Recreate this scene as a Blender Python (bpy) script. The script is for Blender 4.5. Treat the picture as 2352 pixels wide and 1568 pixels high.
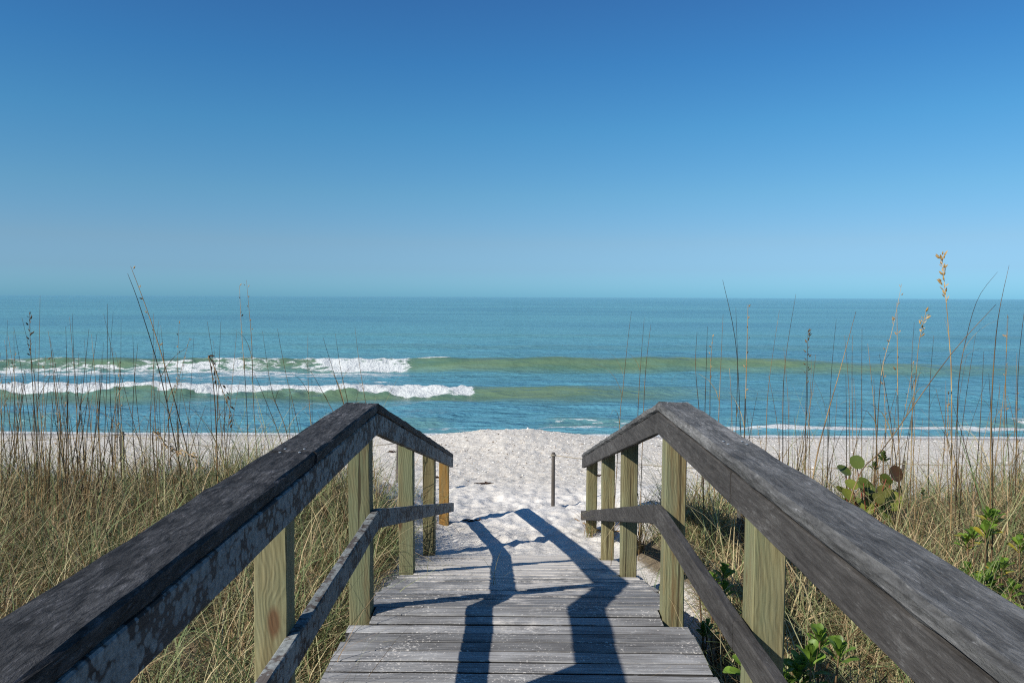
import bpy, math, random
import numpy as np
from mathutils import Vector, Matrix

for o in list(bpy.data.objects):
    bpy.data.objects.remove(o, do_unlink=True)
scene = bpy.context.scene
COL = scene.collection

# ------------------------------------------------------------------ camera
EYE = 1.37
cam_data = bpy.data.cameras.new("camera")
cam = bpy.data.objects.new("camera", cam_data)
COL.objects.link(cam)
cam_data.sensor_width = 36.0
cam_data.lens = 1750 / 2352 * 36.0
cam_data.clip_start = 0.05
cam_data.clip_end = 90000
cam.matrix_world = (Matrix.Translation((0, 0, EYE)) @ Matrix.Rotation(9 / 1750, 4, 'Z')
                    @ Matrix.Rotation(math.pi / 2 - math.atan(102 / 1750), 4, 'X')
                    @ Matrix.Rotation(math.radians(0.244), 4, 'Z'))
scene.camera = cam

# ------------------------------------------------------------------ sky, sun, exposure
SUN_TRAVEL = Vector((1.11, 0.84, -1.02)).normalized()      # direction the light travels
sun_el = math.asin(-SUN_TRAVEL.z)
sun_rot = math.atan2(-SUN_TRAVEL.x, -SUN_TRAVEL.y) % (2 * math.pi)
world = bpy.data.worlds.new("World")
scene.world = world
world.use_nodes = True
wn = world.node_tree
wn.nodes.clear()
sky = wn.nodes.new("ShaderNodeTexSky")
sky.sky_type = 'NISHITA'
sky.sun_disc = False
sky.sun_elevation = sun_el
sky.sun_rotation = sun_rot
sky.altitude = 0
sky.air_density = 1.0
sky.dust_density = 0.4
sky.ozone_density = 3.0
bg = wn.nodes.new("ShaderNodeBackground")
bg.inputs["Strength"].default_value = 0.11
wout = wn.nodes.new("ShaderNodeOutputWorld")
SKY_LINK = (sky, bg)
# the clear teal-blue of this air: one tint per elevation, the same all the way round and on up to the zenith
w_tc = wn.nodes.new("ShaderNodeTexCoord")
w_sp = wn.nodes.new("ShaderNodeSeparateXYZ")
w_rp = wn.nodes.new("ShaderNodeValToRGB")
w_mx = wn.nodes.new("ShaderNodeMix")
w_mx.data_type = 'RGBA'; w_mx.blend_type = 'MULTIPLY'; w_mx.inputs[0].default_value = 1.0
_st = [(0.0, (.265, .675, 1.22)), (0.0352, (.335, .575, .94)), (0.069, (.395, .58, .80)), (0.13, (.36, .635, .785)), (0.21, (.282, .655, .83)), (0.2853, (.228, .603, .848)), (0.36, (.225, .545, .82)), (1.0, (.22, .52, .80))]
while len(w_rp.color_ramp.elements) < len(_st): w_rp.color_ramp.elements.new(0.5)
for _e, (_p, _c) in zip(w_rp.color_ramp.elements, _st):
    _e.position = _p; _e.color = (*_c, 1)
wn.links.new(w_tc.outputs["Generated"], w_sp.inputs[0])
wn.links.new(w_sp.outputs[2], w_rp.inputs[0])
wn.links.new(sky.outputs[0], w_mx.inputs[6])
wn.links.new(w_rp.outputs[0], w_mx.inputs[7])
wn.links.new(w_mx.outputs[2], bg.inputs[0])
wn.links.new(bg.outputs[0], wout.inputs[0])

sun_data = bpy.data.lights.new("sun", 'SUN')
sun_data.energy = 5.0
sun_data.angle = math.radians(0.5)
sun_data.color = (1.0, 0.95, 0.86)
sun = bpy.data.objects.new("sun", sun_data)
COL.objects.link(sun)
sun.rotation_euler = SUN_TRAVEL.to_track_quat('-Z', 'Y').to_euler()

scene.view_settings.view_transform = 'Standard'
scene.view_settings.look = 'None'
scene.view_settings.exposure = 0.25
scene.view_settings.gamma = 1.0
scene.view_settings.use_curve_mapping = False
scene.render.engine = 'CYCLES'
scene.cycles.use_denoising = False
scene.cycles.filter_width = 1.15
scene.cycles.sample_clamp_indirect = 4.0
scene.cycles.sample_clamp_direct = 9.0
scene.cycles.max_bounces = 5
scene.cycles.transparent_max_bounces = 6

RNG = np.random.default_rng(11)
random.seed(5)


# ------------------------------------------------------------------ object helpers
def tag(o, label=None, cat=None, group=None, kind=None):
    if label: o["label"] = label
    if cat: o["category"] = cat
    if group: o["group"] = group
    if kind: o["kind"] = kind
    return o


def empty(name, loc=(0, 0, 0)):
    e = bpy.data.objects.new(name, None)
    e.empty_display_size = 0.1
    e.location = loc
    COL.objects.link(e)
    return e


def link(name, me, parent=None, loc=None, rot=None, mat=None):
    o = bpy.data.objects.new(name, me)
    COL.objects.link(o)
    if loc is not None: o.location = loc
    if rot is not None: o.rotation_euler = rot
    if parent is not None: o.parent = parent
    if mat is not None and not me.materials: me.materials.append(mat)
    return o


def mesh_arrays(name, verts, faces, smooth=True, attrs=None, mat=None):
    """verts (N,3), faces (M,k) all the same k; attrs: name -> (N,) float"""
    me = bpy.data.meshes.new(name)
    verts = np.asarray(verts, np.float32); faces = np.asarray(faces, np.int32)
    M, k = faces.shape
    me.vertices.add(len(verts)); me.vertices.foreach_set("co", verts.ravel())
    me.loops.add(M * k); me.loops.foreach_set("vertex_index", faces.ravel())
    me.polygons.add(M)
    me.polygons.foreach_set("loop_start", np.arange(0, M * k, k, dtype=np.int32))
    me.polygons.foreach_set("loop_total", np.full(M, k, np.int32))
    me.polygons.foreach_set("use_smooth", np.full(M, bool(smooth)))
    me.update(calc_edges=True)
    for n, a in (attrs or {}).items():
        at = me.attributes.new(n, 'FLOAT', 'POINT')
        at.data.foreach_set("value", np.asarray(a, np.float32).ravel())
    if mat: me.materials.append(mat)
    return me


def mesh_py(name, verts, faces, mat=None, smooth=False):
    me = bpy.data.meshes.new(name)
    me.from_pydata([tuple(v) for v in verts], [], faces)
    if smooth:
        me.polygons.foreach_set("use_smooth", [True] * len(me.polygons))
    me.update()
    if mat: me.materials.append(mat)
    return me


# ------------------------------------------------------------------ numpy noise
def vnoise(x, y, seed=0):
    x = np.asarray(x, np.float64); y = np.asarray(y, np.float64)
    xi = np.floor(x).astype(np.int64); yi = np.floor(y).astype(np.int64)
    fx = x - xi; fy = y - yi
    fx = fx * fx * fx * (fx * (fx * 6 - 15) + 10); fy = fy * fy * fy * (fy * (fy * 6 - 15) + 10)

    def h(a, b):
        n = (a * 374761393 + b * 668265263 + seed * 2147483647) & 0xffffffff
        n = ((n ^ (n >> 13)) * 1274126177) & 0xffffffff
        n = ((n ^ (n >> 16)) * 2246822519) & 0xffffffff
        return ((n ^ (n >> 15)) & 0xffff) / 65535.0
    a = h(xi, yi); b = h(xi + 1, yi); c = h(xi, yi + 1); d = h(xi + 1, yi + 1)
    return (a * (1 - fx) + b * fx) * (1 - fy) + (c * (1 - fx) + d * fx) * fy


def fbm(x, y, oct=4, seed=0, gain=0.5):
    s = 0; a = 1; t = 0
    for i in range(oct):
        s = s + a * vnoise(x * 2 ** i + 17.3 * i, y * 2 ** i - 9.1 * i, seed + i); t += a; a *= gain
    return s / t


def sst(a, b, x):
    t = np.clip((np.asarray(x, np.float64) - a) / (b - a), 0, 1)
    return t * t * (3 - 2 * t)


# ------------------------------------------------------------------ node helpers
class NT:
    def __init__(self, name):
        self.m = bpy.data.materials.new(name)
        self.m.use_nodes = True
        self.t = self.m.node_tree
        self.t.nodes.clear()
        self.out = self.t.nodes.new("ShaderNodeOutputMaterial")

    def n(self, typ, ins=None, **props):
        nd = self.t.nodes.new("ShaderNode" + typ)
        for k, v in props.items(): setattr(nd, k, v)
        for k, v in (ins or {}).items():
            s = nd.inputs[k]
            if isinstance(v, bpy.types.NodeSocket): self.t.links.new(v, s)
            else: s.default_value = v
        return nd

    def math(self, op, a, b=0.0, clamp=False):
        nd = self.n("Math", {0: a, 1: b}, operation=op); nd.use_clamp = clamp
        return nd.outputs[0]

    def ramp(self, fac, stops):
        nd = self.t.nodes.new("ShaderNodeValToRGB")
        e = nd.color_ramp.elements
        while len(e) < len(stops): e.new(0.5)
        for i, (p, c) in enumerate(stops):
            e[i].position = p
            e[i].color = (c, c, c, 1) if isinstance(c, (int, float)) else (*c, 1)
        self.t.links.new(fac, nd.inputs[0])
        return nd.outputs[0]

    def mix(self, fac, a, b, blend='MIX'):
        nd = self.t.nodes.new("ShaderNodeMix"); nd.data_type = 'RGBA'; nd.blend_type = blend
        for s, v in ((nd.inputs[0], fac), (nd.inputs[6], a), (nd.inputs[7], b)):
            if isinstance(v, bpy.types.NodeSocket): self.t.links.new(v, s)
            elif isinstance(v, (int, float)): s.default_value = v
            else: s.default_value = (*v, 1)
        return nd.outputs[2]

    def noise(self, vec, scale, detail=4, rough=0.55, dist=0.0):
        nd = self.n("TexNoise", {"Scale": scale, "Detail": detail, "Roughness": rough, "Distortion": dist})
        if vec is not None: self.t.links.new(vec, nd.inputs["Vector"])
        return nd.outputs[0]

    def obj_coord(self, spread=31.0):
        tc = self.n("TexCoord"); oi = self.n("ObjectInfo")
        off = self.n("VectorMath", {0: (spread, spread * 0.7, spread * 1.3), "Scale": oi.outputs["Random"]}, operation='SCALE')
        return self.n("VectorMath", {0: tc.outputs["Object"], 1: off.outputs[0]}, operation='ADD').outputs[0], oi.outputs["Random"]

    def scaled(self, vec, s):
        return self.n("VectorMath", {0: vec, 1: s}, operation='MULTIPLY').outputs[0]

    def surface(self, sh):
        self.t.links.new(sh, self.out.inputs[0]); return self.m


def grain_scale(axis, along, across):
    v = [across] * 3; v['XYZ'.index(axis)] = along
    return tuple(v)


def weathered_wood(name, axis, dark, mid, light, fleck=(0.3, 0.3, 0.32), fleck_amt=0.5, lichen=None, lichen_amt=0.5,
                   bump=0.6, sand=False, tone=0.25, cream=None, coarse=1.0, pits=None):
    t = NT(name)
    v, rnd = t.obj_coord()
    fine = t.noise(t.scaled(v, grain_scale(axis, 5 / coarse ** 2, 110 * coarse)), 1, 6, 0.65)
    med = t.noise(t.scaled(v, grain_scale(axis, 2.0, 26)), 1, 5, 0.6, 0.4)
    patch = t.noise(v, 3.2, 5, 0.6)
    f = t.math('ADD', t.math('MULTIPLY', fine, 0.5), t.math('ADD', t.math('MULTIPLY', med, 0.35), t.math('MULTIPLY', patch, 0.25)))
    c = t.ramp(f, [(0.38, dark), (0.54, mid), (0.72, light)])
    fl = t.noise(t.scaled(v, grain_scale(axis, 22, 95)), 1, 5, 0.7)
    flm = t.ramp(t.math('ADD', fl, t.math('MULTIPLY', t.math('SUBTRACT', patch, 0.5), 0.5)), [(0.60, 0.0), (0.70, 1.0)])
    c = t.mix(t.math('MULTIPLY', flm, fleck_amt), c, fleck)
    if cream:       # pale worn arris patches with a shape of their own
        pm = t.ramp(t.noise(t.scaled(v, grain_scale(axis, 1.2, 9)), 1, 7, 0.7), [(0.52, 0.0), (0.66, 1.0)])
        c = t.mix(t.math('MULTIPLY', pm, 0.6), c, cream)
    if lichen:
        ln = t.noise(v, 7, 3, 0.5)
        warp = t.n("VectorMath", {0: v, 1: t.scaled(t.n("TexNoise", {"Vector": v, "Scale": 30.0}).outputs[1], (0.012, 0.012, 0.012))}, operation='ADD').outputs[0]
        vo = t.n("TexVoronoi", {"Vector": warp, "Scale": 34.0})
        vo2 = t.n("TexVoronoi", {"Vector": warp, "Scale": 62.0})
        d = t.math('SUBTRACT', vo.outputs["Distance"], t.math('MULTIPLY', t.math('SUBTRACT', ln, 0.30), 1.5))
        d2 = t.math('SUBTRACT', vo2.outputs["Distance"], t.math('MULTIPLY', t.math('SUBTRACT', ln, 0.36), 1.2))
        lm = t.math('MAXIMUM', t.ramp(d, [(0.16, 1.0), (0.30, 0.0)]), t.ramp(d2, [(0.14, 0.85), (0.26, 0.0)]))
        lc = t.mix(t.ramp(t.noise(v, 60, 5, 0.7), [(0.35, 0.0), (0.65, 1.0)]), tuple(x * 0.45 for x in lichen), lichen)
        c = t.mix(t.math('MULTIPLY', lm, lichen_amt), c, lc)
    if pits:        # torn, furry grain with dark pits
        pn = t.noise(t.scaled(v, grain_scale(axis, 17, 60)), 1, 6, 0.75, 0.5)
        c = t.mix(t.ramp(pn, [(0.40, pits), (0.50, 0.0)]), c, tuple(x * 0.35 for x in dark))
        c = t.mix(t.ramp(pn, [(0.56, 0.0), (0.70, pits * 0.75)]), c, fleck)
    hs = t.n("HueSaturation", {"Color": c, "Value": t.math('ADD', 1 - tone / 2, t.math('MULTIPLY', rnd, tone))})
    c = hs.outputs[0]
    if sand:
        geo = t.n("NewGeometry"); sp = t.n("SeparateXYZ", {0: geo.outputs["Position"]})
        nx = t.math('MULTIPLY', t.math('SUBTRACT', sp.outputs[1], 3.2), 0.10)
        sn = t.noise(geo.outputs["Position"], 5.0, 8, 0.75)
        sn2 = t.noise(t.scaled(geo.outputs["Position"], (9, 60, 20)), 1, 5, 0.7)
        side = t.math('MULTIPLY', t.math('ABSOLUTE', sp.outputs[0]), -0.10)
        sm = t.math('ADD', t.math('ADD', t.math('MULTIPLY', sn, 0.72), t.math('MULTIPLY', sn2, 0.28)), t.math('ADD', nx, side))
        m = t.ramp(sm, [(0.525, 0.0), (0.63, 1.0)])
        c = t.mix(t.math('MULTIPLY', m, 0.85), c, (0.60, 0.56, 0.51))
        # stray grains and crumbs of sand trodden onto the boards
        g1 = t.noise(geo.outputs["Position"], 75.0, 4, 0.7); g2 = t.noise(geo.outputs["Position"], 3.5, 3, 0.6)
        gm = t.ramp(t.math('ADD', g1, t.math('MULTIPLY', t.math('SUBTRACT', g2, 0.5), 0.45)), [(0.60, 0.0), (0.66, 1.0)])
        c = t.mix(t.math('MULTIPLY', gm, 0.8), c, (0.62, 0.58, 0.53))
    bh = t.math('ADD', t.math('MULTIPLY', fine, 0.6), t.math('MULTIPLY', med, 0.6))
    if pits: bh = t.math('ADD', bh, t.math('MULTIPLY', pn, 1.2))
    bn = t.n("Bump", {"Strength": bump, "Distance": 0.006, "Height": bh})
    p = t.n("BsdfPrincipled", {"Base Color": c, "Roughness": 0.82, "Normal": bn.outputs[0], "Specular IOR Level": 0.25})
    return t.surface(p.outputs[0])


def post_wood(name, stain, wash=None):
    t = NT(name)
    v, rnd = t.obj_coord(17.0)
    wob = t.n("TexNoise", {"Vector": v, "Scale": 5.0, "Detail": 3.0}).outputs[1]
    vw = t.n("VectorMath", {0: v, 1: t.scaled(wob, (0.05, 0.05, 0.25))}, operation='ADD').outputs[0]
    # growth rings: bands across x/y stretched along z, bent round knots
    kn = t.n("TexVoronoi", {"Vector": t.scaled(v, (6.0, 6.0, 2.4)), "Scale": 1.0, "Randomness": 1.0})
    kd = t.ramp(kn.outputs["Distance"], [(0.0, 1.0), (0.30, 0.0)])
    kd2 = t.ramp(kn.outputs["Distance"], [(0.07, 1.0), (0.13, 0.0)])
    wv = t.n("TexWave", {"Vector": t.n("VectorMath", {0: t.scaled(vw, (1, 1, 0.10)), 1: t.n("CombineXYZ", {0: t.math('MULTIPLY', kd, 0.02)}).outputs[0]}, operation='ADD').outputs[0],
                         "Scale": 46.0, "Distortion": 4.0, "Detail": 4.0, "Detail Scale": 1.2}, wave_type='BANDS', bands_direction='DIAGONAL')
    fine = t.noise(t.scaled(v, (150, 150, 5)), 1, 5, 0.65)
    big = t.noise(t.scaled(v, (6, 6, 1.6)), 1, 5, 0.6)
    f = t.math('ADD', t.math('MULTIPLY', wv.outputs["Fac"], 0.055), t.math('ADD', t.math('MULTIPLY', fine, 0.72), t.math('MULTIPLY', big, 0.36)))
    c = t.ramp(f, [(0.38, (0.070, 0.055, 0.025)), (0.54, (0.178, 0.152, 0.072)), (0.72, (0.29, 0.258, 0.138))])
    gm = t.ramp(t.noise(t.scaled(v, (5, 5, 1.8)), 1, 4), [(0.45, 0.0), (0.62, 1.0)])
    c = t.mix(t.math('MULTIPLY', gm, 0.55), c, (0.16, 0.20, 0.115))
    bm = t.ramp(t.noise(t.scaled(v, (20, 20, 1.4)), 1, 7, 0.7), [(0.50, 0.0), (0.66, 1.0)])
    c = t.mix(t.math('MULTIPLY', bm, stain), c, (0.13, 0.065, 0.022))
    # grey-green weathering of each post's own, running down from the top
    wm = t.ramp(t.noise(t.scaled(v, (9, 9, 0.9)), 1, 6, 0.7), [(0.48, 0.0), (0.62, 0.45)])
    c = t.mix(wm, c, (0.125, 0.130, 0.080))
    c = t.mix(t.math('MULTIPLY', kd2, 0.85), c, (0.10, 0.045, 0.02))
    ck = t.noise(t.scaled(v, (55, 55, 1.3)), 1, 3, 0.5)
    cm = t.ramp(ck, [(0.325, 1.0), (0.345, 0.0)])
    c = t.mix(t.math('MULTIPLY', cm, 0.8), c, (0.035, 0.025, 0.012))
    if wash:
        c = t.mix(t.ramp(t.noise(t.scaled(v, (14, 14, 1.0)), 1, 5, 0.6), [(0.34, 0.0), (0.52, 0.85)]), c, wash)
    hs = t.n("HueSaturation", {"Color": c, "Value": t.math('ADD', 0.88, t.math('MULTIPLY', rnd, 0.24))})
    bh = t.math('SUBTRACT', t.math('ADD', t.math('MULTIPLY', fine, 0.5), t.math('MULTIPLY', wv.outputs["Fac"], 0.3)), t.math('MULTIPLY', cm, 1.0))
    bn = t.n("Bump", {"Strength": 0.5, "Distance": 0.004, "Height": bh})
    p = t.n("BsdfPrincipled", {"Base Color": hs.outputs[0], "Roughness": 0.75, "Normal": bn.outputs[0], "Specular IOR Level": 0.3})
    return t.surface(p.outputs[0])


def plain(name, col, rough=0.7, var=0.0, scale=20.0, col2=None, spec=0.3, metallic=0.0):
    t = NT(name)
    v, rnd = t.obj_coord()
    c = t.mix(t.ramp(t.noise(v, scale, 4), [(0.35, 0.0), (0.65, 1.0)]), col, col2 or tuple(x * 0.7 for x in col))
    if var:
        c = t.n("HueSaturation", {"Color": c, "Value": t.math('ADD', 1 - var / 2, t.math('MULTIPLY', rnd, var))}).outputs[0]
    p = t.n("BsdfPrincipled", {"Base Color": c, "Roughness": rough, "Specular IOR Level": spec, "Metallic": metallic})
    return t.surface(p.outputs[0])


def leaf_mat(name, c1, c2, rough=0.4, trans=0.3, var=0.35, scale=25, spec=0.4):
    t = NT(name)
    v, rnd = t.obj_coord()
    c = t.mix(t.ramp(t.noise(v, scale, 3), [(0.35, 0.0), (0.65, 1.0)]), c1, c2)
    c = t.n("HueSaturation", {"Color": c, "Value": t.math('ADD', 1 - var / 2, t.math('MULTIPLY', rnd, var))}).outputs[0]
    p = t.n("BsdfPrincipled", {"Base Color": c, "Roughness": rough, "Specular IOR Level": spec})
    tr = t.n("BsdfTranslucent", {"Color": c})
    ms = t.n("MixShader", {0: trans, 1: p.outputs[0], 2: tr.outputs[0]})
    return t.surface(ms.outputs[0])


def tint_mat(name, stops, trans=0.3, rough=0.6):
    """colour chosen per blade by the mesh attribute 'tint'"""
    t = NT(name)
    a = t.n("Attribute", None, attribute_name="tint")
    c = t.ramp(a.outputs["Fac"], stops)
    p = t.n("BsdfPrincipled", {"Base Color": c, "Roughness": rough, "Specular IOR Level": 0.3})
    tr = t.n("BsdfTranslucent", {"Color": c})
    ms = t.n("MixShader", {0: trans, 1: p.outputs[0], 2: tr.outputs[0]})
    return t.surface(ms.outputs[0])


# ================================================================== GROUND
SEA_Z = -1.6
_ky = [-400, -3, 3.6, 4.6, 5.3, 5.7, 6.1, 6.5, 7.1, 8.5, 10, 12, 13.2, 14.6, 16.3, 18.5, 30, 80, 400]
_kz = [-.55, -.5, -.5, -.43, -.535, -.607, -.675, -.715, -.755, -.86, -.95, -1.06, -1.15, -1.36, -1.615, -1.86, -2.6, -5, -14]


def ground(x, y):
    x = np.asarray(x, np.float64); y = np.asarray(y, np.float64)
    z = np.interp(y, _ky, _kz)
    wob = fbm(x * 0.5, y * 0.5, 3, 40) - 0.5
    edge = np.where(x > 0, 6.6, 7.6) + 2.2 * wob
    m = sst(0.78, 1.45, np.abs(x) + 0.3 * wob) * (1 - sst(edge - 1.2, edge + 2.2, y))
    dune = -0.36 + 0.25 * (fbm(x * 0.45 + 5, y * 0.45, 4, 60) - 0.5) + 0.05 * sst(1.5, 5, np.abs(x))
    z = z * (1 - m) + dune * m
    z = z + 0.22 * np.exp(-((x + 0.1) / 1.6) ** 2) * np.exp(-((y - 13.0) / 1.5) ** 2) * (0.75 + 0.5 * fbm(x * 1.2, y * 0.8, 3, 77))
    z = z + 0.05 * (fbm(x * 0.12, y * 0.3, 3, 81) - 0.5) * sst(9, 12, y) * (1 - sst(14.5, 16, y))
    # trodden sand: hollows and ridges of footprints on the path and upper beach
    tr = sst(5.6, 6.4, y) * (1 - sst(11.0, 14.0, y)) * (1 - 0.6 * m)
    path = (0.55 + 0.45 * np.exp(-((x - 0.2) / 1.6) ** 2)) * (1 - 0.55 * sst(8.3, 10.0, y))
    fp = fbm(x * 4.6 + 3 * wob, y * 3.8, 3, 90, 0.55)
    fp2 = np.abs(fbm(x * 9, y * 7.0, 2, 93) - 0.5)
    z = z + tr * path * (0.078 * (fp - 0.5) - 0.070 * (fp2 - 0.12))
    fine = sst(4.5, 6, y) * (1 - sst(13.5, 15, y))
    z = z + fine * (0.022 * (fbm(x * 11, y * 9, 2, 97) - 0.5) - 0.020 * (np.abs(fbm(x * 17, y * 14, 2, 99) - 0.5) - 0.12))
    return z


def axis_points(spec):
    """[(start, stop, step)...] joined"""
    out = []
    for a, b, s in spec:
        n = max(1, int(round((b - a) / s)))
        out.append(np.linspace(a, b, n, endpoint=False))
    out.append([spec[-1][1]])
    return np.concatenate(out)


def grow(start, first, ratio, limit):
    v = [start]; s = first
    while v[-1] < limit:
        v.append(v[-1] + s); s *= ratio
    return np.array(v[1:])


def grid(xs, ys):
    X, Y = np.meshgrid(xs, ys)
    nx, ny = len(xs), len(ys)
    i = np.arange(nx * ny).reshape(ny, nx)
    f = np.stack([i[:-1, :-1], i[:-1, 1:], i[1:, 1:], i[1:, :-1]], -1).reshape(-1, 4)
    return X, Y, f


def sand_material():
    t = NT("beach_sand")
    g = t.n("NewGeometry"); P = g.outputs["Position"]
    sp = t.n("SeparateXYZ", {0: P})
    n1 = t.noise(P, 1.3, 5, 0.6); n2 = t.noise(P, 60, 6, 0.75); n3 = t.noise(t.scaled(P, (3.5, 9, 9)), 1, 6, 0.7)
    c = t.ramp(t.math('ADD', t.math('MULTIPLY', n1, 0.4), t.math('MULTIPLY', n3, 0.6)), [(0.32, (0.56, 0.52, 0.465)), (0.55, (0.69, 0.655, 0.605)), (0.75, (0.76, 0.73, 0.69))])
    # shelly cream band on the upper beach
    band = t.ramp(t.math('ADD', sp.outputs[1], t.math('MULTIPLY', n1, 2.0)), [(0.0, 0.0), (1.0, 1.0)])
    yb = t.n("MapRange", {"Value": t.math('ADD', sp.outputs[1], t.math('MULTIPLY', n1, 2.2)), 1: 9.4, 2: 10.6})
    sh = t.ramp(t.noise(t.scaled(P, (22, 14, 22)), 1, 8, 0.8), [(0.40, (0.40, 0.35, 0.28)), (0.55, (0.66, 0.605, 0.52)), (0.66, (0.82, 0.775, 0.70))])
    c = t.mix(t.math('MULTIPLY', yb.outputs[0], 0.65), c, sh)
    # dark grit
    gr = t.ramp(t.noise(P, 130, 3, 0.6), [(0.30, 1.0), (0.36, 0.0)])
    c = t.mix(t.math('MULTIPLY', gr, 0.35), c, (0.22, 0.19, 0.15))
    # damp strip above the waterline
    dz = t.math('ADD', sp.outputs[2], t.math('MULTIPLY', t.math('SUBTRACT', n1, 0.5), 0.10))
    wet = t.n("MapRange", {"Value": dz, 1: -1.36, 2: -1.52}).outputs[0]
    c = t.mix(t.math('MULTIPLY', wet, 0.88), c, (0.34, 0.31, 0.285))
    # fallen straw and leaf litter lying thick between the grass tussocks
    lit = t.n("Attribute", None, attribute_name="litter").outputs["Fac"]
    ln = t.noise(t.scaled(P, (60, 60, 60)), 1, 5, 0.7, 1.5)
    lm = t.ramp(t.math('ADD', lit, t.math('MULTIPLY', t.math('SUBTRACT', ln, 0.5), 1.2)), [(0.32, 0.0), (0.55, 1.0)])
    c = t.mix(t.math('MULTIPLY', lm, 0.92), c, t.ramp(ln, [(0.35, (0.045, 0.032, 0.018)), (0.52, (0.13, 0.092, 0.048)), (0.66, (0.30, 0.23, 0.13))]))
    rough = t.math('SUBTRACT', 0.95, t.math('MULTIPLY', wet, 0.25))
    n4 = t.noise(t.scaled(P, (17, 26, 20)), 1, 5, 0.7)
    b = t.n("Bump", {"Strength": 0.7, "Distance": 0.03, "Height": t.math('ADD', t.math('MULTIPLY', n4, 0.8), t.math('ADD', t.math('MULTIPLY', n2, 0.35), t.math('MULTIPLY', n3, 0.7)))})
    p = t.n("BsdfPrincipled", {"Base Color": c, "Roughness": rough, "Specular IOR Level": 0.15, "Normal": b.outputs[0]})
    return t.surface(p.outputs[0])


right = grow(14, 0.25, 1.22, 400)
xs = np.concatenate([-right[::-1], axis_points([(-14, -3, .09), (-3, 3, .026), (3, 14, .09)]), right])
ys = np.concatenate([-grow(1, .3, 1.3, 300)[::-1], axis_points([(-1, 4.4, .12), (4.4, 9.5, .028), (9.5, 14.0, .045), (14.0, 18, .07)]), grow(18, .3, 1.25, 400)])
X, Y, F = grid(xs, ys)
Z = ground(X, Y)
_ax = np.abs(X)
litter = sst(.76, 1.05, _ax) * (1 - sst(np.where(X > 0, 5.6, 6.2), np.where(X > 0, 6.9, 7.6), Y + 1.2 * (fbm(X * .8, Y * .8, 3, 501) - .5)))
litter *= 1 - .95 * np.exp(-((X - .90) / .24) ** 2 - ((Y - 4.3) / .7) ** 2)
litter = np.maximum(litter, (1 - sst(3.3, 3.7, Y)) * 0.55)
me = mesh_arrays("beach", np.stack([X, Y, Z], -1).reshape(-1, 3), F, True, {"litter": litter}, sand_material())
beach = tag(link("beach", me), kind="structure")

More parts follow.
